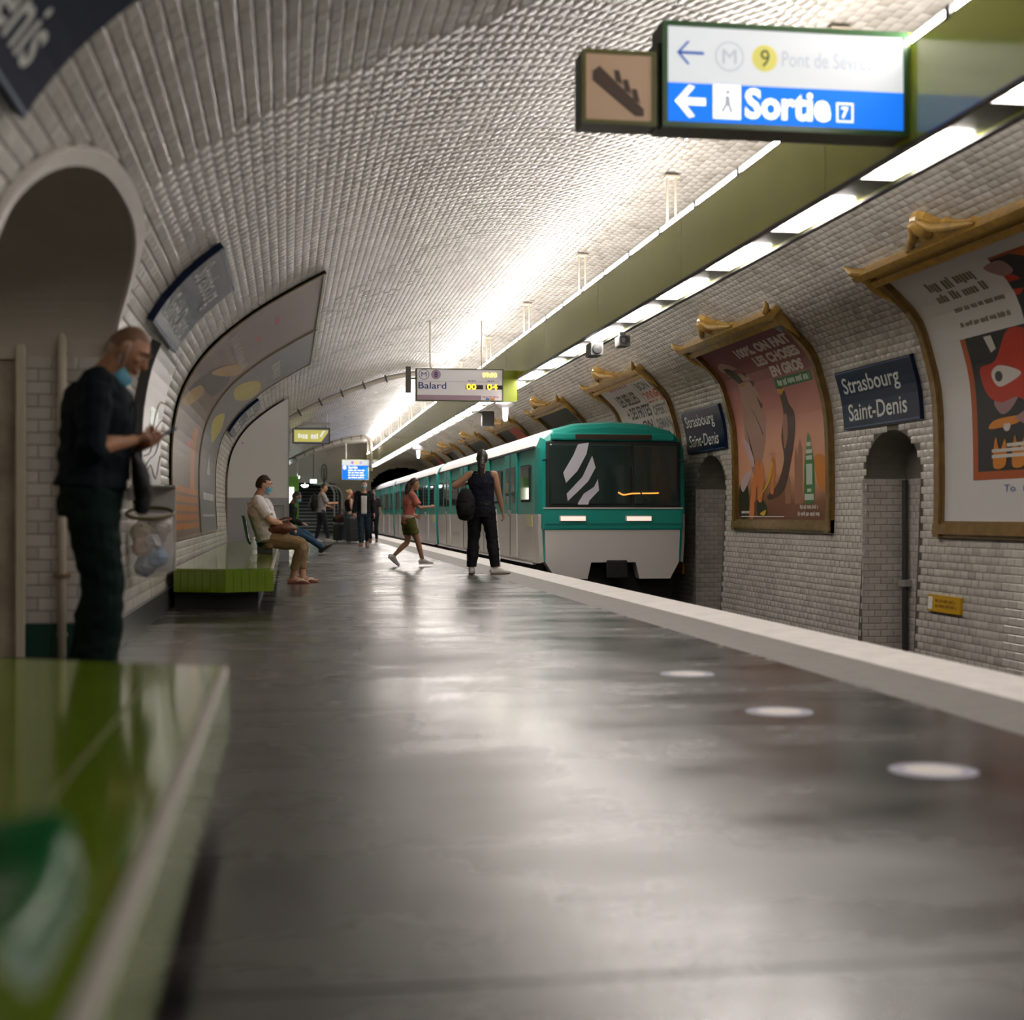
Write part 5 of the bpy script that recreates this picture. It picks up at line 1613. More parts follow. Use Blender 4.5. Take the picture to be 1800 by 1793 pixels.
# water bottle
t = empty('water_bottle', tuple(at(446, 985, 14.6).xy) + (0.371,), label='clear plastic water bottle standing on the second bench', cat='bottle')
bm = bmesh.new(); lathe(bm, [(0.028, 0.0), (0.034, 0.01), (0.034, 0.07), (0.031, 0.10), (0.034, 0.13), (0.034, 0.17), (0.024, 0.205), (0.013, 0.225), (0.013, 0.24)], seg=18)
obj('body', bm, mat('clear_plastic', (0.9, 0.93, 0.93), 0.05, alpha=0.38, spec=0.8), t, smooth=True)
bm = bmesh.new(); lathe(bm, [(0.016, 0.235), (0.016, 0.255), (0.0, 0.256)], seg=14); obj('cap', bm, M_white, t)
bm = bmesh.new(); lathe(bm, [(0.0345, 0.08), (0.0345, 0.12)], seg=18); obj('label_band', bm, mat('band_film', (0.6, 0.62, 0.6), 0.4), t)

# ------------------------------------------------------------------ metro train
M_teal = mat('jade_paint', (0.012, 0.30, 0.25), 0.38, spec=0.35)
M_trwhite = mat('train_white', (0.64, 0.62, 0.60), 0.35)
M_trgrey = mat('train_lower_grey', (0.56, 0.53, 0.51), 0.4)
M_glass = mat('dark_train_glass', (0.018, 0.035, 0.033), 0.04, coat=0.5)
M_under = mat('underframe', (0.012, 0.012, 0.012), 0.8)
M_seal = mat('black_rubber', (0.015, 0.015, 0.015), 0.6)
TY, TX = 22.35, 5.09
train = empty('metro_train', (TX, TY, 0), label='white and jade green metro train standing along the platform', cat='train')
SIDE = [(-1.19, 0.08), (-1.215, 0.45), (-1.22, 0.86), (-1.215, 1.45), (-1.195, 1.92), (-1.13, 2.08), (-0.98, 2.20), (-0.60, 2.30), (0.0, 2.34)]
SEC = SIDE + [(-x, z) for x, z in SIDE[-2::-1]]
def car_shell(y0, y1, cap):
    bm = bmesh.new()
    rings = []
    spec = ([(y0, 0.93), (y0 + 0.05, 0.975), (y0 + 0.22, 1.0)] if cap else [(y0, 1.0)]) + [(y1, 1.0)]
    for y, sc in spec:
        rings.append([bm.verts.new((x * sc, y, 0.85 + (z - 0.85) * (sc if z > 0.85 else 0.5 + sc / 2))) for x, z in SEC])
    for r, (a, b_) in enumerate(zip(rings, rings[1:])):
        for i in range(len(SEC) - 1):
            f = bm.faces.new((a[i], a[i + 1], b_[i + 1], b_[i]))
            zm = (SEC[i][1] + SEC[i + 1][1]) / 2
            top = zm > 1.92
            f.material_index = 2 if zm < 0.86 else (0 if top else 1)
            if cap and r < 2 and top: f.material_index = 1
    f = bm.faces.new(rings[0][::-1]); f.material_index = 1
    bm.faces.new(rings[-1]).material_index = 3
    # floor
    for a, b_ in zip(rings, rings[1:]): bm.faces.new((a[0], b_[0], b_[-1], a[-1])).material_index = 3
    return bm
CL, GAP = 15.0, 0.55
door_me = None
for c in range(4):
    y0 = c * (CL + GAP)
    o = obj('car_body', car_shell(y0, y0 + CL, c == 0), [M_trwhite, M_teal, M_trgrey, M_under], train, kind='keep')
    obj('underframe', B(-1.05, 1.05, y0 + (0.35 if c == 0 else 0.0), y0 + CL, -0.75, 0.10), M_under, train)
    obj('gutter', B(-1.235, -1.19, y0 + 0.3, y0 + CL - 0.05, 1.905, 1.94), M_seal, train)
    obj('sill', B(-1.235, -1.19, y0 + 0.3, y0 + CL - 0.05, 0.055, 0.085), M_steel, train)
    if c < 3:
        obj('gangway', B(-0.7, 0.7, y0 + CL, y0 + CL + GAP, 0.1, 2.05), M_under, train)
    for dy in (2.6, 6.0, 9.4, 12.8):
        for k in range(2):
            yc = y0 + dy + (k - 0.5) * 0.66
            if door_me is None:
                bm = bmesh.new(); box(bm, -0.018, 0.014, -0.325, 0.325, -0.73, 0.0, bev=0.0, mi=1); box(bm, -0.018, 0.014, -0.325, 0.325, 0.0, 1.03, mi=0)
                dl = obj('door', bm, [M_teal, M_trgrey], train); door_me = dl.data
                bm = B(-0.024, -0.016, -0.20, 0.20, 0.18, 0.80, bev=0.0)
                pn = obj('pane', bm, M_glass, dl); pane_me = pn.data
                hd = obj('handle', B(-0.05, -0.016, 0.24, 0.27, -0.05, 0.06, bev=0.004), M_steel, dl); handle_me = hd.data
            else:
                dl = obj('door', door_me, None, train); obj('pane', pane_me, None, dl); obj('handle', handle_me, None, dl)
            dl.location = (-1.222, yc, 0.87)
            if k: dl.scale = (1, -1, 1)
        obj('door_seal', B(-1.246, -1.236, y0 + dy - 0.012, y0 + dy + 0.012, 0.14, 1.9), M_seal, train)
    for dy, wl in ((1.05, 0.9), (4.3, 1.25), (7.7, 1.25), (11.1, 1.25), (14.2, 0.8)):
        w_ = obj('window', B(-1.236, -1.205, y0 + dy - wl / 2, y0 + dy + wl / 2, 1.06, 1.66, bev=0.03), M_seal, train)
        obj('pane', B(-1.242, -1.23, y0 + dy - wl / 2 + 0.04, y0 + dy + wl / 2 - 0.04, 1.10, 1.62), M_glass, w_)
    for dy in (0.4, 7.7): obj('yellow_label', B(-1.23, -1.21, y0 + dy, y0 + dy + 0.55, 0.66, 0.84), mat('pale_yellow', (0.62, 0.58, 0.30), 0.4), train)
# front
Fy = -0.012
obj('windscreen', B(-1.03, 0.30, Fy - 0.05, Fy + 0.02, 1.00, 1.97, bev=0.03), M_glass, train)
obj('windscreen', B(0.33, 1.07, Fy - 0.05, Fy + 0.02, 1.00, 1.97, bev=0.03), M_glass, train)
obj('screen_frame', B(-1.08, 1.10, Fy - 0.03, Fy + 0.02, 0.96, 2.01, bev=0.02), M_seal, train)
obj('brow', B(-1.0, 1.0, Fy - 0.06, Fy + 0.05, 2.02, 2.14, bev=0.03), M_teal, train)
obj('destination_box', B(-0.62, 0.62, Fy - 0.065, Fy + 0.0, 2.035, 2.12, bev=0.01), mat('destination_dark', (0.05, 0.035, 0.025), 0.3), train)
obj('front_band', B(-1.15, 1.13, Fy - 0.07, Fy + 0.05, 0.61, 0.955, bev=0.03), M_teal, train)
obj('trim_line', B(-1.13, 1.12, Fy - 0.085, Fy - 0.06, 0.945, 0.965), M_trwhite, train)
obj('trim_line', B(-1.10, 1.10, Fy - 0.085, Fy - 0.06, 0.70, 0.72), mat('deep_jade', (0.01, 0.2, 0.17), 0.3), train)
bm = bmesh.new()
P = [(-1.10, 0.62), (1.08, 0.62), (1.06, 0.10), (0.92, -0.16), (0.42, -0.16), (0.36, 0.10), (-0.36, 0.10), (-0.42, -0.16), (-0.92, -0.16), (-1.09, 0.10)]
a = [bm.verts.new((x, Fy - 0.045, z)) for x, z in P]; b_ = [bm.verts.new((x, Fy + 0.25, z)) for x, z in P]
bm.faces.new(a); bm.faces.new(b_[::-1])
for i in range(len(P)): bm.faces.new((a[i], b_[i], b_[(i + 1) % len(P)], a[(i + 1) % len(P)]))
obj('front_apron', bm, M_trwhite, train)
for x in (-0.66, 0.40):
    h_ = obj('headlight', B(x - 0.24 * 0 - 0.22, x + 0.22, Fy - 0.10, Fy - 0.05, 0.74, 0.84, bev=0.02), M_greymetal, train)
    obj('headlight_lens', B(x - 0.20, x + 0.20, Fy - 0.108, Fy - 0.09, 0.755, 0.825, bev=0.005), mat('headlight_glow', (0.6, 0.5, 0.45), 0.3, emit=0.6, ecol=(1.0, 0.80, 0.66)), h_)
bm = bmesh.new(); tube(bm, [(0, Fy + 0.2, 0.0), (0, Fy - 0.25, 0.0)], 0.09, seg=12, n=1); box(bm, -0.16, 0.16, Fy - 0.33, Fy - 0.22, -0.14, 0.14, bev=0.02); obj('coupler', bm, M_under, train)
bm = bmesh.new(); tube(bm, [(0.08, Fy - 0.056, 1.20), (0.16, Fy - 0.06, 1.165), (0.30, Fy - 0.06, 1.185), (0.62, Fy - 0.06, 1.19), (0.72, Fy - 0.056, 1.195)], 0.013, seg=6, n=3); obj('orange_strip', bm, mat('orange_glow', (1, 0.35, 0.05), 0.4, emit=0.9, ecol=(1.0, 0.36, 0.06)), train)
bm = bmesh.new(); tube(bm, [(0.55, Fy - 0.06, 1.02), (0.35, Fy - 0.075, 1.35), (0.30, Fy - 0.07, 1.62)], 0.012, seg=6, n=2); obj('wiper', bm, M_seal, train)
# white diagonal stripes on the left windscreen
def stripe(pts):
    bm = bmesh.new(); smooth = [(p[0], p[1]) for p in pts]; poly(bm, smooth); on_plane('white_stripe', bm, mat('stripe_white', (0.60, 0.60, 0.66), 0.4), train, (0, Fy - 0.052, 0), (1, 0, 0), (0, 0, 1))
def fp(px, py): 
    v = at(px, py, 1.0); k = (TY + Fy - 0.052) / v.y
    return (v.x * k - TX, CAM_H + (v.z - CAM_H) * k)
stripe([fp(*p) for p in ((990, 831), (1008, 800), (1016, 781), (1035, 778), (1031, 798), (1015, 828), (995, 849))])
stripe([fp(*p) for p in ((996, 868), (1024, 838), (1041, 801), (1047, 822), (1034, 846), (1018, 862), (998, 881))])
stripe([fp(*p) for p in ((1016, 884), (1026, 868), (1044, 856), (1051, 842), (1053, 862), (1036, 880), (1034, 887), (1016, 887))])
for sx in (-1.05, 1.05):
    m_ = obj('mirror_arm', T_([(sx, Fy, 1.72), (sx * 1.1, Fy - 0.14, 1.70)], 0.014, seg=6, n=1), M_seal, train)
for c in range(2):
    for dy in (2.2, 3.9, 11.2, 12.9):
        bm = bmesh.new()
        for sx in (-0.74, 0.74): lathe(bm, [(0.10, -0.05), (0.42, -0.05), (0.44, 0.05), (0.10, 0.05)], c=(sx, c * (CL + GAP) + dy, -0.51), axis='X', seg=20)
        obj('wheel_set', bm, M_under, train)

# ------------------------------------------------------------------ people
from mathutils import noise as mnoise


def fuse(name, bm, voxel, m, parent, iters=3, wrinkle=0.0, wscale=9.0, seed=0.0):
    """Fuse overlapping closed shapes into one continuous skin."""
    me = bpy.data.meshes.new(name + '_raw')
    bmesh.ops.recalc_face_normals(bm, faces=bm.faces[:])
    bm.to_mesh(me); bm.free()
    o = bpy.data.objects.new('tmp', me)
    COL.objects.link(o)
    md = o.modifiers.new('r', 'REMESH'); md.mode = 'VOXEL'; md.voxel_size = voxel; md.adaptivity = 0.0
    if iters:
        ms_ = o.modifiers.new('s', 'SMOOTH'); ms_.factor = 0.5; ms_.iterations = iters
    dg = bpy.context.evaluated_depsgraph_get(); dg.update()
    out = bpy.data.meshes.new_from_object(o.evaluated_get(dg))
    bpy.data.objects.remove(o); bpy.data.meshes.remove(me)
    if wrinkle:
        n = len(out.vertices)
        co = np.empty(n * 3, np.float32); out.vertices.foreach_get('co', co); co = co.reshape(-1, 3)
        no = np.empty(n * 3, np.float32); out.vertex_normals.foreach_get('vector', no); no = no.reshape(-1, 3)
        d = np.array([mnoise.noise((float(c[0]) * wscale + seed, float(c[1]) * wscale, float(c[2]) * wscale * 1.7)) + 0.5 * mnoise.noise((float(c[0]) * wscale * 2.3, float(c[1]) * wscale * 2.3 + seed, float(c[2]) * wscale * 3.1)) for c in co], np.float32)
        co = co + no * (d * wrinkle)[:, None]
        out.vertices.foreach_set('co', co.ravel()); out.update()
    out.name = name
    return obj(name, out, m, parent, smooth=True)


def V3(*a): return np.array(a, float)
def unit(v): return v / (np.linalg.norm(v) + 1e-9)


def ik(a, b, l1, l2, pole):
    d = b - a; L_ = np.linalg.norm(d)
    if L_ > (l1 + l2) * 0.998:
        b = a + d / L_ * (l1 + l2) * 0.998; d = b - a; L_ = np.linalg.norm(d)
    u = d / L_
    q = (l1 * l1 - l2 * l2 + L_ * L_) / (2 * L_)
    h = math.sqrt(max(0, l1 * l1 - q * q))
    p = pole - u * np.dot(pole, u)
    return a + u * q + unit(p) * h, b


def rotz(v, a):
    c, s = math.cos(a), math.sin(a)
    return V3(v[0] * c - v[1] * s, v[0] * s + v[1] * c, v[2])


def head_fn(k, grow=1.0, add=0.0):
    def f(p):
        x, y, z = p
        w, d, h = 0.074 * k, 0.096 * k, 0.119 * k
        if z < 0:
            q = (-z) ** 1.6
            w *= 1 - 0.30 * q
            d *= 1 - (0.10 if y > 0 else 0.30) * q
        if y > 0: d *= 0.97 + 0.04 * (1 - z * z)
        yy = y * d
        if y > 0 and z < -0.2: yy += 0.006 * k
        return np.array((x * w, yy, z * h)) * grow + np.array(p) * add
    return f


SKIN = {'light': mat('skin_light', (0.56, 0.30, 0.19), 0.45, var=0.06, vscale=14), 'tan': mat('skin_tan', (0.42, 0.205, 0.115), 0.45, var=0.06, vscale=14),
        'brown': mat('skin_brown', (0.17, 0.085, 0.045), 0.45), 'mid': mat('skin_mid', (0.36, 0.19, 0.11), 0.45)}
M_eyew = mat('eye_white', (0.65, 0.62, 0.58), 0.2)
M_iris = mat('iris_dark', (0.03, 0.02, 0.015), 0.15)
M_lip = mat('lip_rose', (0.34, 0.12, 0.09), 0.45)
M_mask = mat('mask_blue', (0.16, 0.46, 0.62), 0.7, var=0.05)
M_maskred = mat('mask_red', (0.60, 0.03, 0.03), 0.7)
M_cord = mat('ear_loop', (0.6, 0.65, 0.68), 0.6)


def person(label, loc, rz, H=1.75, skin='light', pel=(0, 0, None), lean=0, side=0, twist=0, neck=12, pitch=5, hyaw=0, bulk=1.0, woman=False,
           hr=None, hl=None, pr=(0.5, -1, -0.6), pl=(-0.5, -1, -0.6), fr=(0.10, 0.0), fl=(-0.10, 0.0), yr=-8, yl=8, fpr=0, fpl=0, kr=(0.1, 1, 0), kl=(-0.1, 1, 0),
           palm_r=None, palm_l=None, curl=0.45, vox=0.009, top=None, bottom=None, shoes=None, hair=None, mask=None, seed=0.0):
    k = H / 1.75
    t = empty('person', loc, rz, label=label, cat='person')
    P = V3(pel[0], pel[1], pel[2] if pel[2] is not None else 0.95 * k)
    sp = unit(V3(math.sin(math.radians(side)), math.sin(math.radians(lean)), math.cos(math.radians(lean))))
    tw = math.radians(twist)
    rv = rotz(V3(1, 0, 0), tw); fv = rotz(V3(0, 1, 0), tw)
    sw = (0.152 if woman else 0.178) * k
    sh_r = P + sp * 0.475 * k + rv * sw; sh_l = P + sp * 0.475 * k - rv * sw
    nb = P + sp * 0.525 * k
    na = math.radians(lean * 0.5 + neck)
    nt = nb + unit(V3(0, math.sin(na), math.cos(na))) * 0.085 * k
    Rh = Matrix.Rotation(math.radians(hyaw), 3, 'Z') @ Matrix.Rotation(-math.radians(pitch), 3, 'X')
    hc = nt + np.array(Rh @ Vector((0, 0.022 * k, 0.098 * k)))
    hip_r = P + V3(0.088 * k, 0, -0.02); hip_l = P + V3(-0.088 * k, 0, -0.02)
    ankz = 0.082 * k
    def foot(f): return V3(f[0], f[1], f[2] if len(f) > 2 else ankz)
    an_r, an_l = foot(fr), foot(fl)
    kn_r, an_r = ik(hip_r, an_r, 0.43 * k, 0.425 * k, V3(*kr)); kn_l, an_l = ik(hip_l, an_l, 0.43 * k, 0.425 * k, V3(*kl))
    if hr is None: hr = (sw + 0.07 * k, 0.05, sh_r[2] - 0.53 * k)
    if hl is None: hl = (-sw - 0.07 * k, 0.05, sh_l[2] - 0.53 * k)
    el_r, wr_r = ik(sh_r, V3(*hr), 0.285 * k, 0.25 * k, V3(*pr)); el_l, wr_l = ik(sh_l, V3(*hl), 0.285 * k, 0.25 * k, V3(*pl))
    aw = (0.84 if woman else 1.0) * k * math.sqrt(bulk)

    # ---- the body, one skin
    bm = bmesh.new()
    def torso(b, e, lo=-0.13, hi=True, deep=1.0):
        W = (0.88 if woman else 1.0) * k * bulk
        st = [(-0.13, .150, .115), (-0.03, .168, .122), (0.10, .152, .108), (0.22, .152, .112), (0.34, .168, .120), (0.43, .166, .108), (0.495, .125, .085)]
        if woman: st = [(-0.13, .165, .125), (-0.03, .182, .130), (0.10, .140, .105), (0.22, .148, .112), (0.34, .170, .125), (0.43, .160, .105), (0.495, .11, .08)]
        if not hi: st = [s for s in st if s[0] < 0.12]
        st = [s for s in st if s[0] >= lo - 1e-6] if lo > -0.13 else st
        if lo > -0.13: st = [(lo, *[float(np.interp(lo, [q[0] for q in ST_], [q[j] for q in ST_])) for j in (1, 2)])] + [s for s in st if s[0] > lo + 0.02]
        pts = [P + sp * s[0] * k for s in st]
        tube(b, pts, [((s[1] * W + e), (s[2] * W * deep + e)) for s in st], seg=20, n=3, ref=rv, rnd=False)
    ST_ = [(-0.13, .150, .115), (-0.03, .168, .122), (0.10, .152, .108), (0.22, .152, .112), (0.34, .168, .120)]
    torso(bm, 0.0)
    for s_ in (sh_r, sh_l): blob(bm, s_ + (P + sp * 0.475 * k - s_) * 0.12 - V3(0, 0, 0.005), (0.068 * aw, 0.062 * aw, 0.066 * aw), 12, 8)
    tube(bm, [nb - sp * 0.05 * k, nb + (nt - nb) * 0.3, nt + (hc - nt) * 0.25], [0.075 * k * (0.85 if woman else 1), 0.058 * k * (0.85 if woman else 1), 0.056 * k * (0.85 if woman else 1)], seg=14)
    def arm(b, s_, e_, w_, ease=0.0, upto=3.0):
        pts = [s_, s_ + (e_ - s_) * 0.5, e_, e_ + (w_ - e_) * 0.35, w_]
        r = [0.056, 0.050, 0.041, 0.042, 0.027]
        r = [q * aw + ease for q in r]
        if upto < 3:
            if upto <= 1: pts = [s_, s_ + (e_ - s_) * upto * 0.5, s_ + (e_ - s_) * upto]; r = [r[0], r[1] + 0.004, r[1] + 0.008]
            else: pts = [s_, s_ + (e_ - s_) * .5, e_, e_ + (w_ - e_) * (upto - 1)]; r = [r[0], r[1], r[2], r[3] - 0.002]
        tube(b, pts, r, seg=12, n=3, rnd=upto >= 3)
    def leg(b, h_, kn, an, ease=0.0, upto=3.0, flare=0.0):
        pts = [h_ + V3(0, 0, 0.03), h_ + (kn - h_) * 0.4, kn, kn + (an - kn) * 0.35, an]
        r = [0.092, 0.080, 0.057, 0.055, 0.036]
        r = [q * (1.03 if woman else 1.0) * k * math.sqrt(bulk) + ease + flare * i / 4 for i, q in enumerate(r)]
        if upto <= 1: pts = pts[:2] + [h_ + (kn - h_) * upto]; r = r[:2] + [r[2] + (r[1] - r[2]) * (1 - upto)]
        elif upto < 3: pts = pts[:4] + [kn + (an - kn) * (upto - 1)]
        tube(b, pts, r, seg=14, n=3, rnd=upto >= 3)
    arm(bm, sh_r, el_r, wr_r); arm(bm, sh_l, el_l, wr_l)
    leg(bm, hip_r, kn_r, an_r); leg(bm, hip_l, kn_l, an_l)
    # hands: palm, four curled fingers of unequal length, thumb off the side
    for w_, e_, sgn, pn in ((wr_r, el_r, 1, palm_r), (wr_l, el_l, -1, palm_l)):
        d = unit(w_ - e_)
        n_ = V3(*pn) if pn is not None else V3(-sgn, 0.1, 0)
        n_ = unit(n_ - d * np.dot(n_, d))               # palm faces n_
        th = unit(np.cross(n_, d)) * (1 if np.dot(np.cross(n_, d), V3(0, 1, 0.3)) > 0 else -1)   # thumb side: forward / up
        hk = k * (0.92 if woman else 1.0)
        tube(bm, [w_ - d * 0.01, w_ + d * 0.03 * hk, w_ + d * 0.085 * hk], [(0.024 * hk, 0.02 * hk), (0.036 * hk, 0.018 * hk), (0.040 * hk, 0.015 * hk)], seg=12, ref=th)
        for i, (off, ln) in enumerate(((0.030, 0.072), (0.010, 0.080), (-0.011, 0.074), (-0.031, 0.058))):
            b0 = w_ + d * 0.082 * hk + th * off * hk
            c_ = curl * (0.85 + 0.1 * i)
            p1 = b0 + unit(d * math.cos(c_ * 0.8) + n_ * math.sin(c_ * 0.8)) * ln * 0.45 * hk
            p2 = p1 + unit(d * math.cos(c_ * 2.0) + n_ * math.sin(c_ * 2.0)) * ln * 0.32 * hk
            p3 = p2 + unit(d * math.cos(c_ * 2.9) + n_ * math.sin(c_ * 2.9)) * ln * 0.25 * hk
            tube(bm, [b0 - d * 0.012, p1, p2, p3], [0.0092 * hk, 0.0086 * hk, 0.0080 * hk, 0.0070 * hk], seg=8, n=2)
        b0 = w_ + d * 0.025 * hk + th * 0.026 * hk
        tube(bm, [b0, b0 + unit(d * 0.7 + th * 0.6 + n_ * 0.35) * 0.036 * hk, b0 + unit(d * 0.85 + th * 0.35 + n_ * 0.5) * 0.066 * hk], [0.0125 * hk, 0.0105 * hk, 0.008 * hk], seg=8, n=2)
    # feet
    feet = []
    for an, y_, fp_ in ((an_r, yr, fpr), (an_l, yl, fpl)):
        a = math.radians(y_); q = math.radians(fp_)
        f = rotz(V3(0, 1, 0), a); f = unit(f * math.cos(q) + V3(0, 0, math.sin(q))); u_ = unit(V3(0, 0, 1) - f * f[2])
        feet.append((an, f, u_))
        base = an - u_ * (ankz - 0.012)
        tube(bm, [an, an - u_ * 0.035 * k - f * 0.012], [0.036 * k, 0.036 * k], seg=10)
        tube(bm, [base - f * 0.045 * k + u_ * 0.026 * k, base + f * 0.03 * k + u_ * 0.034 * k, base + f * 0.11 * k + u_ * 0.024 * k, base + f * 0.185 * k + u_ * 0.012 * k],
             [(0.032 * k, 0.028 * k), (0.036 * k, 0.036 * k), (0.044 * k, 0.024 * k), (0.036 * k, 0.013 * k)], seg=12, ref=np.cross(f, u_))
    # head with face
    hf = head_fn(k)
    def hp(x, y, z): return hc + np.array(Rh @ Vector((x * k, y * k, z * k)))
    hb = lambda p: np.array(Rh @ Vector(tuple(hf(p))))
    blob(bm, hc, 1.0, 22, 16, fn=hb)
    tube(bm, [hp(0, 0.092, 0.022), hp(0, 0.104, -0.004), hp(0, 0.113, -0.022), hp(0, 0.098, -0.032)], [0.009 * k, 0.011 * k, 0.0145 * k, 0.010 * k], seg=8, n=2)
    for sx in (-1, 1):
        tube(bm, [hp(sx * 0.012, 0.094, 0.032), hp(sx * 0.035, 0.088, 0.036), hp(sx * 0.056, 0.066, 0.030)], [0.009 * k, 0.010 * k, 0.008 * k], seg=7, n=2)
        bl = bmesh.new(); blob(bl, (0, 0, 0), (0.010 * k, 0.022 * k, 0.034 * k), 10, 8)
        for v in bl.verts: v.co = Vector(hp(sx * 0.074, -0.004, 0.0)) + Rh @ (Matrix.Rotation(sx * 0.35, 3, 'Z') @ v.co)
        tm = bpy.data.meshes.new('x'); bl.to_mesh(tm); bl.free(); bm.from_mesh(tm); bpy.data.meshes.remove(tm)
        blob(bm, hp(sx * 0.045, 0.068, -0.012), (0.020 * k, 0.018 * k, 0.018 * k), 9, 6)
    blob(bm, hp(0, 0.082, -0.098), (0.026 * k, 0.020 * k, 0.020 * k), 10, 7)
    blob(bm, hp(0, 0.092, -0.060), (0.024 * k, 0.012 * k, 0.012 * k), 10, 7)
    fuse('body', bm, vox, SKIN[skin], t, 2)
    # eyes, brows, mouth
    for sx in (-1, 1):
        bm = bmesh.new(); blob(bm, hp(sx * 0.030, 0.0865, 0.010), (0.0125 * k, 0.008 * k, 0.0085 * k), 10, 7); e_ = obj('eye', bm, M_eyew, t, smooth=True)
        bm = bmesh.new(); blob(bm, hp(sx * 0.030, 0.0935, 0.009), (0.0062 * k, 0.003 * k, 0.0062 * k), 8, 6); obj('iris', bm, M_iris, e_, smooth=True)
        bm = bmesh.new(); tube(bm, [hp(sx * 0.013, 0.104, 0.037), hp(sx * 0.033, 0.0985, 0.043), hp(sx * 0.054, 0.077, 0.036)], [0.004 * k, 0.0048 * k, 0.003 * k], seg=6, n=2); obj('eyebrow', bm, hair['m'] if hair else M_iris, t, smooth=True)
    if mask is None or mask == 'chin':
        bm = bmesh.new(); tube(bm, [hp(-0.022, 0.093, -0.060), hp(0, 0.1035, -0.058), hp(0.022, 0.093, -0.060)], [(0.003 * k), 0.0062 * k, 0.003 * k], seg=8, n=3); obj('lips', bm, M_lip, t, smooth=True)
    # hair
    if hair:
        bm = bmesh.new(); sc = hair.get('scale', 1.07)
        low = hair.get('low', -0.35)
        def hairfn(p):
            x, y, z = p
            line = 0.52 if y > 0.35 else (0.52 + (low - 0.52) * min(1, (0.35 - y) / 0.55))
            g = sc if z > line else 0.80
            q = hf(p) * g
            if g == sc: q = q + np.array((0, -0.002, hair.get('lift', 0.004))) * k
            return np.array(Rh @ Vector(tuple(q)))
        blob(bm, hc, 1.0, 30, 24, fn=hairfn)
        for tp, rr in hair.get('locks', []):
            tube(bm, [hp(*p) for p in tp], [r * k for r in rr], seg=10, n=3)
        if hair.get('rough'):
            for v in bm.verts: v.co += Vector(RNG.normal(0, hair['rough'], 3))
        fuse('hair', bm, max(0.006, vox * 0.8), hair['m'], t, 2, wrinkle=hair.get('wr', 0.006), wscale=40, seed=seed)
    # face mask
    if mask in ('blue', 'red'):
        bm = bmesh.new()
        def mfn(p):
            x, y, z = p
            on = y > 0.25 and -0.93 < z < -0.02
            g = 1.06 if on else 0.82
            q = hf(p) * g
            if on: q = q + np.array((0, 0.020 * k * (1 - abs(x)) ** 0.7 * (1 if z > -0.75 else 0.6), 0))
            return np.array(Rh @ Vector(tuple(q)))
        blob(bm, hc, 1.0, 28, 22, fn=mfn)
        m_ = fuse('face_mask', bm, max(0.006, vox * 0.8), M_mask if mask == 'blue' else M_maskred, t, 2)
        bm = bmesh.new()
        for sx in (-1, 1):
            tube(bm, [hp(sx * 0.066, 0.045, -0.012), hp(sx * 0.079, 0.012, 0.018), hp(sx * 0.081, -0.014, 0.006), hp(sx * 0.074, 0.0, -0.035), hp(sx * 0.060, 0.045, -0.070)], 0.0022, seg=5, n=2)
        obj('ear_loop', bm, M_cord, m_)
    if mask == 'chin':
        bm = bmesh.new()
        tube(bm, [hp(-0.045, 0.035, -0.105), hp(-0.030, 0.075, -0.122), hp(0, 0.095, -0.128), hp(0.030, 0.075, -0.122), hp(0.045, 0.035, -0.105)], [(0.034 * k, 0.008 * k)] * 5, seg=12, n=3, ref=np.array(Rh @ Vector((0, -0.3, 1))))
        m_ = fuse('face_mask', bm, 0.005, M_mask, t, 1, wrinkle=0.003, wscale=40)
        bm = bmesh.new()
        for sx in (-1, 1):
            tube(bm, [hp(sx * 0.050, 0.040, -0.095), hp(sx * 0.073, 0.025, -0.03), hp(sx * 0.080, 0.004, 0.030), hp(sx * 0.082, -0.018, 0.005), hp(sx * 0.060, 0.015, -0.08)], 0.0022, seg=5, n=2)
        obj('ear_loop', bm, M_cord, m_)
    # clothing
    if top:
        bm = bmesh.new(); e = top.get('ease', 0.014)
        torso(bm, e, lo=top.get('hem', -0.05), deep=top.get('deep', 1.0))
        sl = top.get('sleeve', 0.6)
        for s_ in (sh_r, sh_l):
            if sl > 0.05: blob(bm, s_ + (P + sp * 0.475 * k - s_) * 0.12, (0.068 * aw + e, 0.062 * aw + e, 0.064 * aw + e), 12, 8)
            else: tube(bm, [nb - sp * 0.05 + (s_ - nb) * 0.35 + sp * 0.035, nb + (s_ - nb) * 0.55 + sp * 0.015 - sp * 0.03], [0.042 * k, 0.05 * k], seg=10)
        if sl > 0.05:
            arm(bm, sh_r, el_r, wr_r, e, sl); arm(bm, sh_l, el_l, wr_l, e, sl)
        if top.get('collar'):
            tube(bm, [nb - sp * 0.045 * k, nb + (nt - nb) * 0.30], [0.085 * k, 0.070 * k], seg=14, rnd=False)
        fuse(top.get('name', 'shirt'), bm, vox, top['m'], t, 3, wrinkle=top.get('wrinkle', 0.010), wscale=top.get('wscale', 8), seed=seed)
        if top.get('band'):
            z0_, z1_, mm = top['band']; bm = bmesh.new(); W_ = (0.88 if woman else 1.0) * k * bulk
            ri = lambda z, j: float(np.interp(z, [-0.13, -.03, .10, .22], [[.165, .182, .140, .148], [.125, .130, .105, .112]][j])) * W_ + e + 0.009
            tube(bm, [P + sp * z * k for z in (z0_, (z0_ + z1_) / 2, z1_)], [(ri(z, 0), ri(z, 1)) for z in (z0_, (z0_ + z1_) / 2, z1_)], seg=20, ref=rv, n=2, rnd=False); obj('pale_stripe', bm, mm, t, smooth=True)
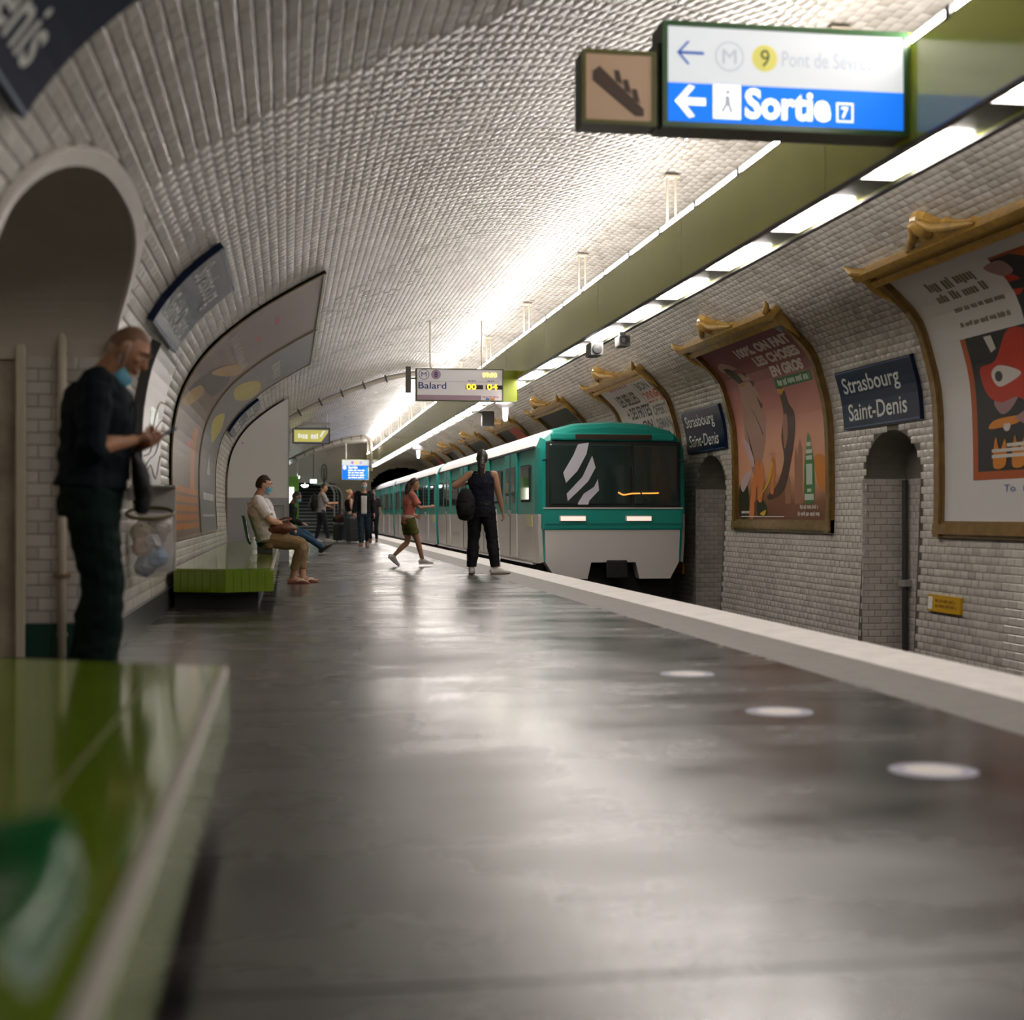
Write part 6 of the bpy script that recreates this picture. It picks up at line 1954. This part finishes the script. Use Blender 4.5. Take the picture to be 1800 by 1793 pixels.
        for nm, y0_, hw, z0_, z1_, mm in top.get('strips', []):
            bm = bmesh.new(); pts = [P + sp * z * k + fv * (float(np.interp(z, [-0.13, -.03, .10, .22, .34, .43], [.115, .122, .108, .112, .120, .108])) * k * bulk * top.get('deep', 1.0) + e + 0.004) for z in np.linspace(z0_, z1_, 6)]
            tube(bm, [p + rv * y0_ for p in pts], [(hw, 0.008)] * 6, seg=8, ref=rv, rnd=False); obj(nm, bm, mm, t, smooth=True)
    if bottom:
        bm = bmesh.new(); e = bottom.get('ease', 0.014)
        torso(bm, e * 0.8, hi=False)
        up = bottom.get('upto', 1.93)
        leg(bm, hip_r, kn_r, an_r, e, up, bottom.get('flare', 0.0)); leg(bm, hip_l, kn_l, an_l, e, up, bottom.get('flare', 0.0))
        fuse(bottom.get('name', 'trousers'), bm, vox, bottom['m'], t, 3, wrinkle=bottom.get('wrinkle', 0.010), wscale=8, seed=seed + 3)
        if bottom.get('stripes'):
            for h_, kn, an in ((hip_r, kn_r, an_r), (hip_l, kn_l, an_l)):
                sg = 1 if h_ is hip_r else -1
                for q in range(3):
                    off = lambda r_: V3(sg * (r_ + e + 0.006), (q - 1) * 0.022, 0)
                    bm = bmesh.new(); tube(bm, [h_ + off(.088), h_ + (kn - h_) * .5 + off(.072), kn + off(.055), kn + (an - kn) * .5 + off(.050), an + off(.036) + V3(0, 0, .03)], 0.0055, seg=6, n=3); obj('side_stripe', bm, M_white, t, smooth=True)
    if shoes:
        for an, f, u_ in feet:
            base = an - u_ * (ankz - 0.002); rgt = np.cross(f, u_)
            sh = None
            if shoes.get('kind') == 'sandal':
                bm = bmesh.new(); tube(bm, [base - f * 0.06 * k + u_ * 0.006, base + f * 0.05 * k + u_ * 0.006, base + f * 0.13 * k + u_ * 0.006, base + f * 0.205 * k + u_ * 0.006], [(0.034, 0.010), (0.036, 0.010), (0.048, 0.010), (0.03, 0.010)], seg=12, n=3, ref=rgt)
                sh = obj('sandal', bm, shoes['m'], t, smooth=True)
                bm = bmesh.new()
                for sg in (-1, 1): tube(bm, [base + f * 0.165 * k + u_ * 0.02, base + f * 0.12 * k + u_ * 0.052 + rgt * 0.022 * sg, base + f * 0.06 * k + u_ * 0.03 + rgt * 0.045 * sg], [0.007, 0.009, 0.007], seg=6, n=3)
                obj('thong_strap', bm, shoes.get('m2', M_white), sh, smooth=True)
            else:
                bm = bmesh.new()
                tube(bm, [base - f * 0.055 * k + u_ * 0.045, base + f * 0.03 * k + u_ * 0.055, base + f * 0.115 * k + u_ * 0.038, base + f * 0.195 * k + u_ * 0.030], [(0.040 * k, 0.042 * k), (0.044 * k, 0.048 * k), (0.052 * k, 0.034 * k), (0.044 * k, 0.024 * k)], seg=14, n=3, ref=rgt)
                tube(bm, [an + u_ * 0.02, base - f * 0.01 + u_ * 0.05], [0.048 * k, 0.046 * k], seg=12, rnd=False)
                sh = fuse('shoe', bm, max(0.006, vox * 0.8), shoes['m'], t, 2)
                bm = bmesh.new(); tube(bm, [base - f * 0.062 * k + u_ * 0.012, base + f * 0.05 * k + u_ * 0.012, base + f * 0.13 * k + u_ * 0.012, base + f * 0.205 * k + u_ * 0.014], [(0.038, 0.013), (0.042, 0.013), (0.052, 0.013), (0.040, 0.012)], seg=12, n=3, ref=rgt)
                obj('sole', bm, shoes.get('m2', M_white), sh, smooth=True)
    info = dict(t=t, wr_r=wr_r, wr_l=wr_l, el_r=el_r, P=P, sp=sp, nb=nb, hc=hc, k=k, sh_r=sh_r, sh_l=sh_l, Rz=Matrix.Rotation(rz, 4, 'Z'), loc=Vector(loc))
    return info


def world_of(i, p): return i['loc'] + (i['Rz'].to_3x3() @ Vector(tuple(p)))


cloth = lambda n, c, r=0.85, v=0.12: mat('cloth_' + n, c, r, var=v, vscale=12, bump=0.15, bscale=160, spec=0.15)
R90 = math.radians
HB = mat('hair_dark', (0.018, 0.012, 0.009), 0.5); HBR = mat('hair_brown', (0.05, 0.026, 0.014), 0.5); HBL = mat('hair_blond', (0.42, 0.26, 0.10), 0.5)
HSH = mat('hair_stubble', (0.20, 0.105, 0.06), 0.6)
SH_W = mat('shoe_white', (0.62, 0.60, 0.58), 0.5); SH_B = mat('shoe_black', (0.02, 0.02, 0.02), 0.5); SH_BR = mat('shoe_brown', (0.16, 0.065, 0.03), 0.45)

# man with phone, left foreground
p1 = person('standing man in dark jacket looking at his phone, blue mask under his chin', (-0.925, 7.12, 0), R90(-90), H=1.78, skin='tan', lean=5, neck=30, pitch=36, bulk=1.04,
            hr=(0.045, 0.20, 1.205), hl=(-0.045, 0.235, 1.185), pr=(0.55, -0.35, -1), pl=(-0.6, -0.3, -1), fr=(0.10, 0.03), fl=(-0.10, -0.03), palm_r=(-0.6, 0.1, 0.8), palm_l=(0.6, 0.1, 0.8), curl=0.55, vox=0.0062,
            top=dict(name='jacket', m=cloth('navy_denim', (0.0055, 0.0105, 0.015), 0.8), ease=0.028, hem=0.015, sleeve=1.12, deep=1.18, collar=True, wrinkle=0.014, wscale=7, strips=[('placket', 0.03, 0.022, 0.05, 0.42, cloth('dark_seam', (0.02, 0.026, 0.03)))]),
            bottom=dict(m=cloth('deep_green', (0.0045, 0.0145, 0.012), 0.85), ease=0.026, flare=0.028, upto=1.99, wrinkle=0.014), shoes=dict(m=SH_B, m2=SH_B), hair=dict(m=HSH, scale=1.014, lift=0.0, low=-0.25, wr=0.0), mask='chin', seed=1.0)
ph = empty('phone', world_of(p1, (0.0, 0.335, 1.232)), R90(-90), label='dark phone held in the hands of the standing man', cat='phone')
ph.rotation_euler = (R90(28), 0, R90(-90))
obj('case', B(-0.036, 0.036, -0.075, 0.075, -0.005, 0.004, bev=0.003), mat('phone_dark', (0.02, 0.02, 0.022), 0.3), ph)
obj('screen', B(-0.032, 0.032, -0.069, 0.069, 0.004, 0.0055), mat('phone_screen', (0.03, 0.03, 0.035), 0.08, emit=0.25, ecol=(0.5, 0.6, 0.75)), ph)
bag = empty('shoulder_bag', world_of(p1, (-0.02, 0.225, 0.885)), R90(-90), label='black shoulder bag hanging against the front of the standing man', cat='bag')
bm = bmesh.new(); tube(bm, [(0, 0.01, 0.0), (0, 0.015, 0.08), (0, 0.0, 0.18), (0, -0.02, 0.25)], [(0.12, 0.035), (0.13, 0.045), (0.12, 0.035), (0.10, 0.02)], seg=16, n=4, ref=(1, 0, 0)); fuse('pouch', bm, 0.008, cloth('bag_black', (0.006, 0.007, 0.008), 0.7), bag, 2, 0.008, 9)
bm = bmesh.new(); tube(bm, [(-0.10, -0.03, 0.23), (-0.12, -0.045, 0.36), (-0.13, -0.07, 0.48)], [(0.018, 0.005)] * 3, seg=8, n=4); obj('strap', bm, MATS['cloth_bag_black'], bag, smooth=True)

# seated man in white
p2 = person('seated man in white shirt and khaki trousers, blue mask, brown bag on lap', (-0.23, 18.2, 0), R90(-90), H=1.70, skin='light', pel=(0, 0, 0.565), lean=-16, neck=40, pitch=10, bulk=1.12,
            hr=(0.13, 0.235, 0.700), hl=(-0.07, 0.25, 0.70), pr=(0.8, -0.6, -0.6), pl=(-0.8, -0.6, -0.6), fr=(0.13, 0.30), fl=(-0.10, 0.42), kr=(0.25, 0.6, 1), kl=(-0.2, 0.6, 1), palm_r=(-0.5, 0, -0.8), palm_l=(0.5, 0, -0.8), curl=0.4, vox=0.0075,
            top=dict(m=cloth('white_shirt', (0.80, 0.77, 0.76), 0.8, 0.04), ease=0.020, hem=-0.02, sleeve=0.8, deep=1.12, collar=True, wrinkle=0.014), bottom=dict(m=cloth('khaki', (0.27, 0.185, 0.095)), ease=0.016, upto=1.78),
            shoes=dict(kind='sandal', m=mat('sandal_red', (0.30, 0.09, 0.06), 0.5), m2=M_white), hair=dict(m=HBR, scale=1.09, low=-0.45, lift=0.006), mask='blue', seed=2.0)
bg = empty('leather_bag', (-0.15, 18.12, 0.61), R90(-90), label='brown leather bag on the lap of the seated man in white', cat='bag')
bm = bmesh.new(); tube(bm, [(-0.02, -0.07, 0.03), (0, 0.03, 0.08), (0, 0.16, 0.085), (0, 0.24, 0.075)], [(0.13, 0.06), (0.15, 0.085), (0.14, 0.07), (0.10, 0.03)], seg=14, n=4, ref=(1, 0, 0)); fuse('pouch', bm, 0.009, mat('brown_leather', (0.16, 0.055, 0.025), 0.45, var=0.15), bg, 2, 0.01, 10)
bm = bmesh.new(); tube(bm, [(-0.1, 0.0, 0.15), (-0.06, 0.12, 0.20), (0.06, 0.2, 0.19), (0.1, 0.1, 0.15)], 0.012, seg=7, n=3); obj('handle', bm, MATS['brown_leather'], bg, smooth=True)

# seated man with outstretched legs
person('seated person in dark jacket, green shirt and jeans with legs stretched out', (0.02, 31.0, 0), R90(-90), H=1.72, skin='brown', pel=(0, 0, 0.56), lean=8, neck=30, pitch=22, hr=(0.16, 0.30, 0.66), hl=(-0.12, 0.32, 0.66), fr=(0.12, 0.78, 0.13), fl=(-0.08, 0.70, 0.13), fpr=35, fpl=35, kr=(0, 0.3, 1), kl=(0, 0.3, 1), palm_r=(-.5, 0, -.8), palm_l=(.5, 0, -.8), vox=0.011,
       top=dict(name='jacket', m=cloth('black_jacket', (0.014, 0.016, 0.016)), ease=0.022, sleeve=1.9, hem=-0.03, strips=[('shirt_front', 0.0, 0.07, -0.02, 0.38, cloth('lime_shirt', (0.16, 0.38, 0.03)))]), bottom=dict(m=cloth('blue_jeans', (0.035, 0.075, 0.13)), ease=0.018), shoes=dict(m=SH_B, m2=mat('sole_grey', (0.3, 0.3, 0.3), 0.6)), hair=dict(m=HB, scale=1.10, low=-0.3), mask='blue', seed=3)

def suitcase(loc, rz, w, d, h, lab, tilt=0.0, c=(0.018, 0.019, 0.022)):
    t = empty('suitcase', loc, rz, label=lab, cat='suitcase')
    t.rotation_euler = (tilt, 0, rz)
    m_ = mat('case_shell_%d' % int(w * 100), c, 0.45)
    obj('shell', B(-w / 2, w / 2, -d / 2, d / 2, 0.06, h, bev=0.035), m_, t)
    for zz in (0.28, 0.55, 0.8): obj('ridge', B(-w / 2 + 0.03, w / 2 - 0.03, -d / 2 - 0.008, -d / 2 + 0.005, h * zz - 0.012, h * zz + 0.012, bev=0.004), m_, t)
    for sx in (-1, 1):
        for sy in (-1, 1):
            bm = bmesh.new(); lathe(bm, [(0.0, -0.012), (0.03, -0.012), (0.03, 0.012), (0.0, 0.012)], c=(sx * (w / 2 - 0.05), sy * (d / 2 - 0.04), 0.031), axis='X', seg=12); obj('wheel', bm, M_darkmetal, t)
    bm = bmesh.new(); tube(bm, [(-w * .22, 0, h), (-w * .22, 0, h + 0.38), (w * .22, 0, h + 0.38), (w * .22, 0, h)], 0.010, seg=6, n=1); obj('pull_handle', bm, M_darkmetal, t)
    return t
def backpack(loc, rz, lab, c, s=1.0, hang=False):
    t = empty('backpack', loc, rz, label=lab, cat='backpack')
    m_ = cloth('pack_%d' % int(c[0] * 1e4 + s * 100), c, 0.7)
    bm = bmesh.new(); tube(bm, [(0, 0, 0.02), (0, -0.02, 0.15), (0, -0.02, 0.32), (0, 0.0, 0.44)], [(0.13 * s, 0.07 * s), (0.155 * s, 0.10 * s), (0.145 * s, 0.09 * s), (0.09 * s, 0.05 * s)], seg=16, n=4, ref=(1, 0, 0))
    for v in bm.verts: v.co.z *= s
    fuse('pack_body', bm, 0.010, m_, t, 2, 0.008, 9)
    bm = bmesh.new(); tube(bm, [(0, -0.11 * s, 0.06 * s), (0, -0.125 * s, 0.14 * s), (0, -0.11 * s, 0.22 * s)], [(0.10 * s, 0.03 * s)] * 3, seg=12, n=3, ref=(1, 0, 0)); fuse('front_pocket', bm, 0.010, m_, t, 2)
    for sx in (-1, 1):
        bm = bmesh.new(); tube(bm, [(sx * 0.07 * s, 0.05 * s, 0.42 * s), (sx * 0.09 * s, 0.15 * s, 0.40 * s), (sx * 0.10 * s, 0.16 * s, 0.2 * s), (sx * 0.09 * s, 0.07 * s, 0.05 * s)], [(0.022, 0.006)] * 4, seg=6, n=3); obj('strap', bm, m_, t, smooth=True)
    return t

# far travellers
w4 = person('person in grey tee with a dark backpack stepping towards the stairs passage', (1.02, 44.4, 0), R90(-80), H=1.78, skin='light', lean=3, neck=15, pitch=8, hr=(0.12, 0.40, 1.20), hl=(-0.20, 0.30, 1.10), fr=(0.09, 0.20), fl=(-0.09, -0.15), vox=0.013,
            top=dict(m=cloth('grey_tee', (0.40, 0.37, 0.36)), sleeve=0.85, ease=0.022), bottom=dict(m=cloth('dark_slacks', (0.025, 0.028, 0.034)), ease=0.012), shoes=dict(m=SH_W), hair=dict(m=HBR, scale=1.08), seed=4)
backpack(world_of(w4, (0, -0.225, 1.0)), R90(-80), 'dark backpack worn by the person in the grey tee', (0.02, 0.018, 0.018))
suitcase((1.62, 44.6, 0), R90(25), 0.42, 0.26, 0.58, 'small black suitcase standing left of the blonde woman', tilt=0.0)
df = empty('duffel_bag', (1.62, 44.6, 0.585), R90(25), label='dark brown soft bag resting on the small black suitcase', cat='bag')
bm = bmesh.new(); tube(bm, [(-0.16, 0, 0.13), (0, 0, 0.16), (0.16, 0, 0.13)], [(0.11, 0.10), (0.14, 0.15), (0.11, 0.10)], seg=14, n=4); fuse('sack', bm, 0.012, cloth('brown_bag', (0.07, 0.035, 0.022)), df, 2, 0.012, 9)
bm = bmesh.new(); tube(bm, [(-0.1, 0, 0.28), (-0.06, 0, 0.42), (0.06, 0, 0.42), (0.1, 0, 0.28)], 0.012, seg=6, n=3); obj('handle', bm, MATS['cloth_brown_bag'], df, smooth=True)
person('blonde woman in black tank top and blue jeans with a red mask', (1.84, 44.2, 0), R90(-62), H=1.60, skin='light', woman=True, neck=12, pitch=5, hr=(0.19, 0.10, 0.86), hl=(-0.10, 0.22, 1.02), fr=(0.09, 0.08), fl=(-0.09, -0.10), vox=0.012,
       top=dict(name='tank_top', m=cloth('black_tank', (0.012, 0.012, 0.013)), sleeve=0, ease=0.010, hem=0.03), bottom=dict(name='jeans', m=cloth('grey_jeans', (0.085, 0.115, 0.135)), ease=0.020, flare=0.02), shoes=dict(m=SH_W),
       hair=dict(m=HBL, scale=1.09, low=-0.3, locks=[([(0, -0.085, 0.05), (0, -0.125, 0.06), (0, -0.12, 0.02)], [0.035, 0.04, 0.03])]), mask='red', seed=5)
person('person in pale pink top half hidden behind the blonde woman', (2.10, 45.6, 0), R90(60), H=1.56, skin='mid', woman=True, vox=0.014, top=dict(m=cloth('pink_top', (0.45, 0.30, 0.27)), sleeve=0.7), bottom=dict(m=cloth('black_bottoms', (0.016, 0.016, 0.018))), shoes=dict(m=SH_B, m2=SH_B), hair=dict(m=HBR, scale=1.09), seed=6)
suitcase((2.02, 43.5, 0), R90(15), 0.50, 0.30, 0.78, 'large black suitcase between the blonde woman and the walking man', c=(0.014, 0.016, 0.020))
person('man in dark blazer and white tee walking towards the camera, blue mask', (1.96, 37.5, 0), R90(176), H=1.71, skin='light', lean=2, neck=10, pitch=4, hr=(0.27, 0.06, 0.82), hl=(-0.27, 0.02, 0.82), fr=(0.07, 0.20), fl=(-0.07, -0.26, 0.16), fpl=-35, vox=0.010,
       top=dict(name='blazer', m=cloth('black_blazer', (0.014, 0.015, 0.018)), sleeve=1.92, ease=0.022, hem=-0.06, collar=False, strips=[('white_tee', 0.0, 0.075, -0.06, 0.42, cloth('white_tee', (0.60, 0.57, 0.56)))]),
       bottom=dict(name='jeans', m=cloth('dark_jeans', (0.018, 0.032, 0.048)), ease=0.014), shoes=dict(m=SH_BR, m2=SH_BR), hair=dict(m=HBR, scale=1.10, lift=0.010), mask='blue', seed=7)
person('person in dark clothes just behind the walking man in the blazer', (2.66, 45.2, 0), R90(165), H=1.60, skin='mid', hr=(0.24, 0.12, 0.86), vox=0.014, top=dict(m=cloth('charcoal_top', (0.022, 0.020, 0.020)), sleeve=0.8), bottom=dict(m=cloth('black_trousers', (0.014, 0.014, 0.016))), shoes=dict(m=SH_BR, m2=SH_BR), hair=dict(m=HB, scale=1.10), mask='blue', seed=8)
# young walker in salmon
person('young person in salmon top with a pale stripe and olive shorts, striding', (1.97, 23.8, 0), R90(-82), H=1.44, skin='mid', woman=True, lean=6, neck=14, pitch=10, hr=(0.13, 0.34, 0.98), hl=(-0.17, 0.16, 0.84), fr=(0.07, 0.24), fl=(-0.07, -0.24, 0.16), fpl=-40, vox=0.009,
       top=dict(m=cloth('salmon', (0.52, 0.17, 0.13)), sleeve=0.8, ease=0.022, hem=-0.10, band=(0.02, 0.07, cloth('beige_band', (0.50, 0.42, 0.35)))), bottom=dict(name='shorts', m=cloth('olive_shorts', (0.11, 0.105, 0.03)), upto=0.7, ease=0.022), shoes=dict(m=SH_W),
       hair=dict(m=HBR, scale=1.10, locks=[([(0, -0.08, 0.02), (0, -0.11, -0.08), (0, -0.10, -0.19), (0.01, -0.09, -0.27)], [0.05, 0.065, 0.06, 0.035])]), seed=9)
# man in dark sleeveless top
p10 = person('man seen from behind in dark sleeveless top and striped black track trousers', (2.73, 20.35, 0), R90(-14), H=1.74, skin='mid', lean=1, neck=8, pitch=3, hr=(0.30, 0.06, 0.86), hl=(-0.215, 0.10, 1.30), pl=(-1, -0.6, -0.5), fr=(0.20, 0.00), fl=(-0.15, 0.04), yr=-62, yl=6, kr=(0.2, 1, 0), vox=0.0075, bulk=1.05,
             top=dict(name='sleeveless_top', m=cloth('navy_top', (0.012, 0.014, 0.024)), sleeve=0, ease=0.016, hem=-0.08), bottom=dict(name='track_trousers', m=cloth('black_track', (0.010, 0.010, 0.013), 0.6), ease=0.022, flare=0.012, stripes=True), shoes=dict(m=SH_W, m2=mat('sole_brown', (0.2, 0.13, 0.09), 0.6)),
             hair=dict(m=HB, scale=1.12, low=-0.6, lift=0.008, locks=[([(0, -0.08, 0.0), (0.0, -0.115, -0.10), (0.0, -0.12, -0.20), (0.0, -0.11, -0.32)], [0.05, 0.055, 0.045, 0.025])]), seed=10)
backpack(world_of(p10, (-0.21, -0.14, 0.80)), R90(-14), 'black backpack slung off the left shoulder of the man from behind', (0.014, 0.014, 0.015), 0.88)
